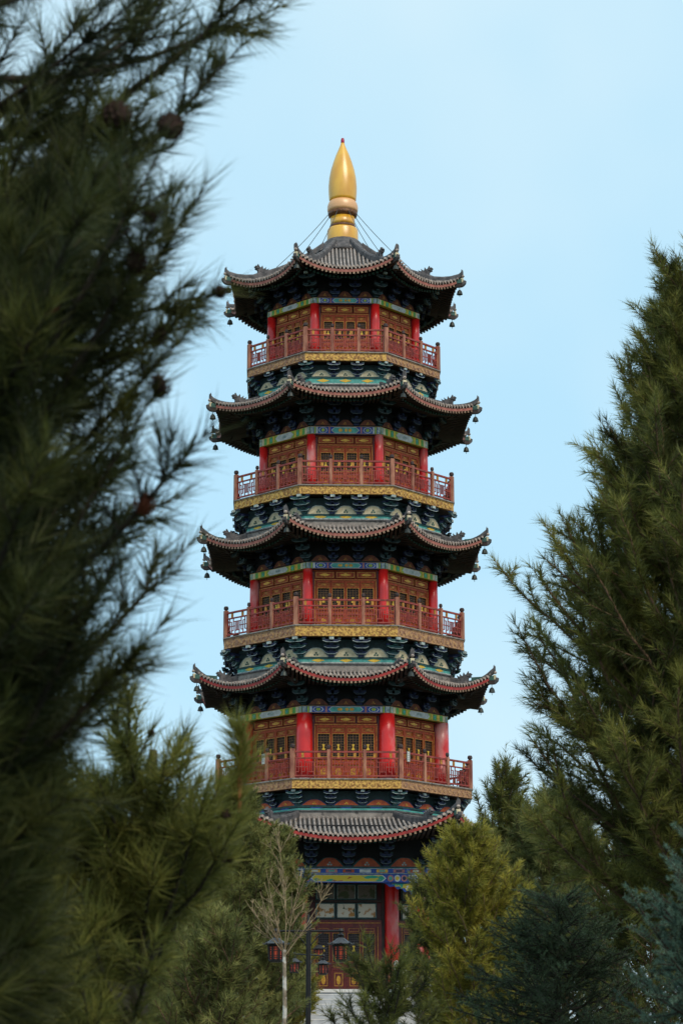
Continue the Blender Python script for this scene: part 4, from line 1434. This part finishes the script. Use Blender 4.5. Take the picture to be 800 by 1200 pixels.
# --- younger pine in front, lower left
def young_pine():
    rng = np.random.default_rng(11)
    D0 = 9.5
    tips = []
    for x, y in [(225, 985), (235, 1010), (192, 900), (170, 865), (185, 935), (152, 905), (138, 870), (150, 930), (128, 955), (180, 965), (108, 930), (78, 950), (40, 905), (205, 970), (245, 1005), (245, 1040),
                 (232, 1010), (195, 1040), (150, 1010), (100, 1000), (60, 1010), (20, 960), (170, 1090), (125, 1070), (80, 1080), (30, 1060), (255, 1010)]:
        tips.append(at(x, y, D0 + rng.uniform(-.5, .5)))
    for i in range(90):
        y = rng.uniform(960, 1260); xe = np.interp(y, [960, 1000, 1050, 1100, 1180, 1260], [260, 255, 210, 180, 150, 130])
        tips.append(at(xe - (xe + 60) * rng.random() ** .9, y, D0 + rng.uniform(-.6, 1.0)))
    tb = at(150, 1300, D0); tp = at(180, 880, D0 + .4)
    n = 8
    trunk = [Vector((tb.x, tb.y, ground_z(D0)))] + [tb + (tp - tb) * (i / n) for i in range(n + 1)]
    P = tipped(12, [tuple(q) for q in trunk], tips,
               dict(up=.9, wig=.12, sub=.30, sub_gap=.15, sh=.17, sh_gap=.13, start=.35, tint=.48, ang=(28, 58), tipn=3, lift=.40, tw=.0045, dress=(.5, .1)), back=(.3, .9))
    q = np.array(at(281, 908, D0 - .1))
    p0 = np.array(at(262, 1010, D0)); v_ = q - p0
    P.limb(p0, unit(v_), np.linalg.norm(v_) * .98, .012, up=.1, wig=.04, sub=.10, sub_gap=.14, sh=.12, start=.2, tint=.6, tipn=2, lift=.4, tw=.0045, dress=(.4, .1))
    for dz in (-.12, -.04, .05, .14):
        for j in range(3):
            a = rng.uniform(0, 2 * PI)
            P.shoot(q + np.array([0, 0, dz]), unit(np.array([math.cos(a) * .35, math.sin(a) * .35, 1.])), .07, .7)
    o = P.finish('pine_tree', 'young long needled pine with upright shoots in the lower left corner', 'pine tree', trunk[0], 'bark_dark', 'needles_green', 54, .125, .0056, th=(24, 58))
    # the thick orange leading shoot
    q = at(281, 908, D0 - .1)
    b = MB(); b.tube([q - Vector(trunk[0]) + Vector((0, 0, z)) for z in (-.16, -.08, 0, .10, .18)], [.008, .011, .013, .011, .004], 8, 'bud')
    put('leading_shoot', b.mesh('leading_shoot', True), o)
    cr = np.random.default_rng(9)
    for x, y, s in [(268, 967, .035), (205, 992, .03), (176, 875, .024), (287, 1018, .03)]:
        scale_cone('pine_cone', o, P.nearest(x, y, Vector(trunk[0]), D0 - .4), s, 'cone_dark', cr)
    return o


young_pine()


def gpt(col, row, d):
    """ground point below the sight line"""
    q = at(col, row, d)
    return (q.x, d, ground_z(d) - .05)


def tall(col, row, d):
    return at(col, row, d).z - ground_z(d) + .05


LIMB = dict(up=.35, wig=.20, sub=.50, sub_gap=.15, sh=.15, sh_gap=.12, start=.18, tint=.42, lift=.35, tw=.006, ang=(35, 68), dress=(.4, .1))

# --- tall pine on the right
d = 21.0
P = whorled(21, gpt(803, 280, d), tall(793, 322, d), 2.02, 2.5, .23, 8, 16, 56, .13, dict(LIMB, up=.42, sub=.60, sub_gap=.18, sh_gap=.16, tint=.46, tvar=.22), top_shoot=.45, slope=.22, pw=1.36, jit=.09, az=lambda a: math.cos(a) < .6)
b0 = np.array(gpt(803, 280, d))
for x, y in ((600, 690), (612, 655), (605, 760), (618, 730), (610, 830), (622, 800), (612, 890), (628, 860), (618, 945), (640, 920), (650, 780), (660, 700)):
    q = np.array(at(x + 22, y, d + P.rng.uniform(-.7, .5)))
    st = np.array([b0[0], b0[1], q[2] - (b0[0] - q[0]) * P.rng.uniform(.55, .85)])
    v = q - st; L = float(np.linalg.norm(v))
    P.limb(st, unit(v) - np.array([0, 0, .16]), L, .022, **dict(LIMB, up=.20, wig=.14, sub=.60, sub_gap=.17, sh_gap=.15, tint=.48, tvar=.2))
P.finish('pine_tree', 'tall dark green pine filling the right edge beside the pagoda', 'pine tree', gpt(803, 280, d), 'bark', 'needles_green', 36, .125, .0082, th=(26, 62))

# --- pines behind it, right of the pagoda
d = 42.0
P = whorled(31, gpt(655, 930, d), tall(655, 945, d), 1.9, 1.0, .40, 7, 25, 60, .08, dict(LIMB, sub=.55, tint=.45, tw=.008), top_shoot=.5, slope=.55)
P.finish('pine_tree', 'mid green pine between the yellow pine and the tall right pine', 'pine tree', gpt(655, 930, d), 'bark', 'needles_olive', 28, .14, .0115, th=(28, 65))
d = 44.0
P = whorled(32, gpt(592, 900, d), tall(592, 905, d), .95, 1.0, .44, 5, 35, 62, .06, dict(LIMB, up=.6, sub=.40, tint=.42, tw=.008), top_shoot=.6, slope=.34)
P.finish('pine_tree', 'slim green pine with a bare upright leader behind the yellow pine', 'pine tree', gpt(592, 900, d), 'bark', 'needles_green', 28, .15, .0115, th=(28, 60))

d = 36.0
P = whorled(33, gpt(765, 1000, d), tall(765, 985, d), 1.7, .5, .34, 7, 20, 58, .08, dict(LIMB, sub=.55, tint=.34, tw=.008), top_shoot=.4, slope=.6)
P.finish('pine_tree', 'dark pine low at the right edge behind the blue green spruce', 'pine tree', gpt(765, 1000, d), 'bark', 'needles_green', 24, .125, .0105, th=(28, 62))

# --- yellowish pine right of the door
d = 34.0
P = whorled(41, gpt(547, 970, d), tall(543, 990, d), .90, .9, .25, 7, 22, 58, .06, dict(LIMB, up=.5, sub=.36, sub_gap=.12, sh=.13, sh_gap=.10, tint=.55, tw=.007, tvar=.20), top_shoot=.25, slope=.50, jit=.16)
P.finish('pine_tree', 'small yellowish pine standing right of the pagoda door', 'pine tree', gpt(547, 970, d), 'bark_twig', 'needles_yellow', 28, .10, .0105, th=(26, 58))

# --- dark pine behind the yellow one, against the terrace
d = 46.0
P = whorled(42, gpt(507, 1000, d), tall(507, 1040, d), .60, .4, .32, 6, 22, 58, .06, dict(LIMB, sub=.36, tint=.35, tw=.009), top_shoot=.3, slope=.5)
P.finish('pine_tree', 'small dark pine half hidden between door column and yellow pine', 'pine tree', gpt(507, 1000, d), 'bark_dark', 'needles_green', 26, .11, .012, th=(28, 62))

# --- sparse dark pine in front of the steps
d = 19.0
P = whorled(51, gpt(452, 1100, d), tall(440, 1142, d), .44, .5, .24, 5, 10, 50, .03, dict(LIMB, up=.5, sub=.22, sub_gap=.20, sh=.11, sh_gap=.16, tint=.25, tw=.005), top_shoot=.14, slope=.8)
P.finish('pine_tree', 'low dark pine in front of the stone steps', 'pine tree', gpt(452, 1100, d), 'bark_dark', 'needles_green', 34, .095, .0068, th=(30, 62))

# --- olive pines left of the steps
for seed, col, row, d, rad, nm, lab, slp in (
        (61, 285, 945, 54.0, 2.0, 'needles_olive', 'olive green pine left of the lamp post, tallest beside the balcony corner', .42),
        (62, 200, 1000, 50.0, 1.9, 'needles_olive', 'olive green pine behind the young pine, nearest the lower left', .5),
        (63, 341, 1092, 73.0, .80, 'needles_yellow', 'small yellow green pine directly behind the lamp post', .5),
        (64, 250, 1095, 34.0, 1.0, 'needles_olive', 'low olive pine at the bottom edge left of the bare sapling', .6),
        (65, 325, 972, 72.0, 1.15, 'needles_olive', 'pale olive pine reaching up to the lowest roof left of the door', .36),
        (66, 150, 1075, 40.0, 1.3, 'needles_olive', 'dim olive pine low behind the young pine trunk', .6),
        (67, 60, 1040, 46.0, 1.6, 'needles_green', 'dim green pine glimpsed low at the left edge', .6)):
    lim = dict(LIMB, up=.5, sub=.55, sub_gap=.15, sh=.16, sh_gap=.12, tint=.50, tw=.009, tvar=.18)
    b0 = gpt(col, row, d)
    P = whorled(seed, b0, tall(col, row + 6, d), rad, .5, .36, 7, 20, 60, .07, lim, top_shoot=.35, slope=slp)
    P.finish('pine_tree', lab, 'pine tree', b0, 'bark', nm, 22, .14, .00032 * d, th=(26, 60))

# --- spruces, lower right
SPR = dict(up=.10, wig=.10, sub=.46, sub_gap=.11, sh=.14, sh_gap=.11, start=.12, tint=.50, ang=(45, 62), lift=.05, tw=.005, tipn=3, tvar=.12, dress=(.2, 0))
d = 25.0
P = whorled(71, gpt(650, 1040, d), tall(650, 1050, d), 1.05, .6, .20, 7, -8, 25, .06, SPR, top_shoot=.2, slope=.75)
P.finish('spruce_tree', 'dark green spruce with layered branches at the bottom right', 'spruce tree', gpt(650, 1040, d), 'bark_dark', 'needles_spruce', 34, .036, .0085, th=(40, 70))
d = 13.0
P = whorled(72, gpt(850, 1000, d), tall(850, 990, d), .50, .6, .19, 7, 5, 35, .05, dict(SPR, sub=.28, sh=.11, sub_gap=.115, sh_gap=.10, up=.25, tint=.58), top_shoot=.2, slope=.55)
P.finish('spruce_tree', 'blue green spruce cut off by the lower right edge', 'spruce tree', gpt(850, 1000, d), 'bark_dark', 'needles_blue', 90, .025, .0052, th=(48, 76))


# --- bare sapling beside the lamp
def sapling():
    rng = np.random.default_rng(81)
    d = 32.0
    base = np.array(gpt(331, 1200, d))
    fork = np.array(at(333, 1113, d))
    W = Wood()
    tr = [base, base + (fork - base) * .35 + np.array([-.02, 0, 0]), base + (fork - base) * .7 + np.array([.02, 0, 0]), fork]
    W.tube(tr, .040, .028, 8)
    T = Wood()
    def br(p, d, L, r, lev):
        n = max(3, int(L / .2))
        pts, de = path_pts(rng, p, d, L, n, .35, .10)
        T.tube(pts, r, max(.0035, r * .4), 5)
        if lev == 0: return
        for j in range(3 + int(L * 3.2)):
            u = rng.uniform(.25, .95); i = int(u * n)
            sd = unit(side_dir(rng, unit(pts[min(i + 1, n)] - pts[max(i - 1, 0)]), math.radians(rng.uniform(28, 50)), 1.2) + np.array([0, 0, .25]))
            br(pts[i], sd, L * (1 - u * .6) * rng.uniform(.35, .6), max(.0042, r * .55), lev - 1)
    for x, y, rr in ((302, 1045, .022), (318, 1010, .022), (340, 962, .026), (352, 1015, .022), (388, 1035, .026), (312, 1075, .018), (362, 1050, .018), (290, 1050, .018)):
        t = np.array(at(x, y, d + rng.uniform(-.5, .5)))
        v = t - fork
        q = fork - np.array([0, 0, rng.uniform(0, .12)])
        br(q, unit(v) - np.array([0, 0, .12]), np.linalg.norm(v) * 1.02, rr * .34, 2)
    o = tag(empty('bare_sapling', tuple(base)), 'leafless pale barked sapling in front of the black lamp post', 'tree')
    W.v = [q - base for q in W.v]; T.v = [q - base for q in T.v]
    put('trunk', W.mesh('trunk', 'bark_pale'), o)
    put('crown', T.mesh('crown', 'bark_twigs_pale'), o)


sapling()


# ------------------------------------------------------------------ lamps
def lantern_meshes():
    b = MB()
    b.lathe([(.30, 0), (.315, .02), (.19, .10), (.10, .17), (.06, .185)], 8, 'lantern_roof')
    b.lathe([(.05, .185), (.055, .22), (.09, .25), (.045, .29), (.03, .34)], 8, 'iron_black')
    for k in range(8):
        a = k * PI / 4
        b.box((0, 0, 0), (.05, .10, .03), 'lantern_roof', Matrix.Rotation(a, 4, 'Z') @ Matrix.Translation((0, -.32, .02)) @ Matrix.Rotation(-.5, 4, 'X'))
    cap = b.mesh('lantern_roof')
    b = MB()
    b.lathe([(.16, -.46), (.20, -.43), (.20, -.39)], 8, 'iron_black')
    b.lathe([(.22, -.06), (.24, -.001)], 8, 'iron_black')
    for k in range(8):
        a = k * PI / 4 + PI / 8
        b.tube([(.195 * math.sin(a), -.195 * math.cos(a), -.39), (.215 * math.sin(a), -.215 * math.cos(a), -.06)], .026, 5, 'iron_black')
        a2 = k * PI / 4
        M = Matrix.Rotation(a2, 4, 'Z')
        for x in (-.035, .035): b.box((x, -.188, -.225), (.016, .012, .33), 'iron_black', M)
        for z in (-.345, -.29, -.16, -.10): b.box((0, -.189, z), (.14, .012, .020), 'iron_black', M)
    cage = b.mesh('cage')
    b = MB(); b.lathe([(.165, -.39), (.178, -.06)], 8, 'lantern_pane')
    return cap, cage, b.mesh('pane')


CAP, CAGE, PANE = lantern_meshes()


def lamp(col, d, top_row, arm_row, cap_row, half, label, yaw=0.0, sc=1.0):
    base = Vector(gpt(col, 1200, d))
    o = tag(empty('street_lamp', base, yaw), label, 'street lamp', 'lantern lamps along the path')
    zt = at(col, top_row, d).z - base.z; za = at(col, arm_row, d).z - base.z; zc = at(col, cap_row, d).z - base.z
    b = MB(); b.lathe([(.14, 0), (.14, .25), (.075, .30), (.055, .5), (.048, zt - .05), (.03, zt), (.012, zt + .12)], 12, 'iron_black')
    put('post', b.mesh('post', False), o)
    b = MB(); b.tube([(-half - .06, 0, za), (half + .06, 0, za)], .022, 8, 'iron_black')
    for s in (-1, 1):
        b.tube([(s * .04, 0, za - .30), (s * .18, 0, za - .12), (s * .32, 0, za - .02)], .012, 6, 'iron_black')
        b.tube([(s * half, 0, za), (s * half, 0, zc + .30 * sc)], .014, 6, 'iron_black')
        b.lathe([(.03, za - .03), (.05, za), (.03, za + .05)], 8, 'iron_black', (s * half, 0, 0))
    put('arm', b.mesh('arm', False), o)
    for s in (-1, 1):
        l = put('lantern', CAP, o, (s * half, 0, zc), 0, (sc, sc, sc))
        put('cage', CAGE, l); put('pane', PANE, l)
    return o


lamp(361, 46.0, 1078, 1091, 1107, .66, 'black post lamp with two red lit lanterns before the pagoda steps', sc=.76)
lamp(361.5, 66.0, 1105, 1119, 1129, .62, 'smaller lantern lamp further back, mostly hidden behind the front lamp post', yaw=.85, sc=.66)

# small lantern hung under the gallery
q = at(373.5, 1112, 83.6)
hl = tag(empty('hanging_lantern', q), 'small dark lantern hanging in front of the pagoda door', 'lantern')
c = put('lantern_roof', CAP, hl, (0, 0, 0), 0, (.8, .8, .8))
put('cage', CAGE, c); put('pane', PANE, c)
b = MB(); b.tube([(0, 0, .26), (0, 0, at(373.5, 1036, 83.6).z - q.z)], .008, 5, 'iron_black')
put('cord', b.mesh('cord'), hl)
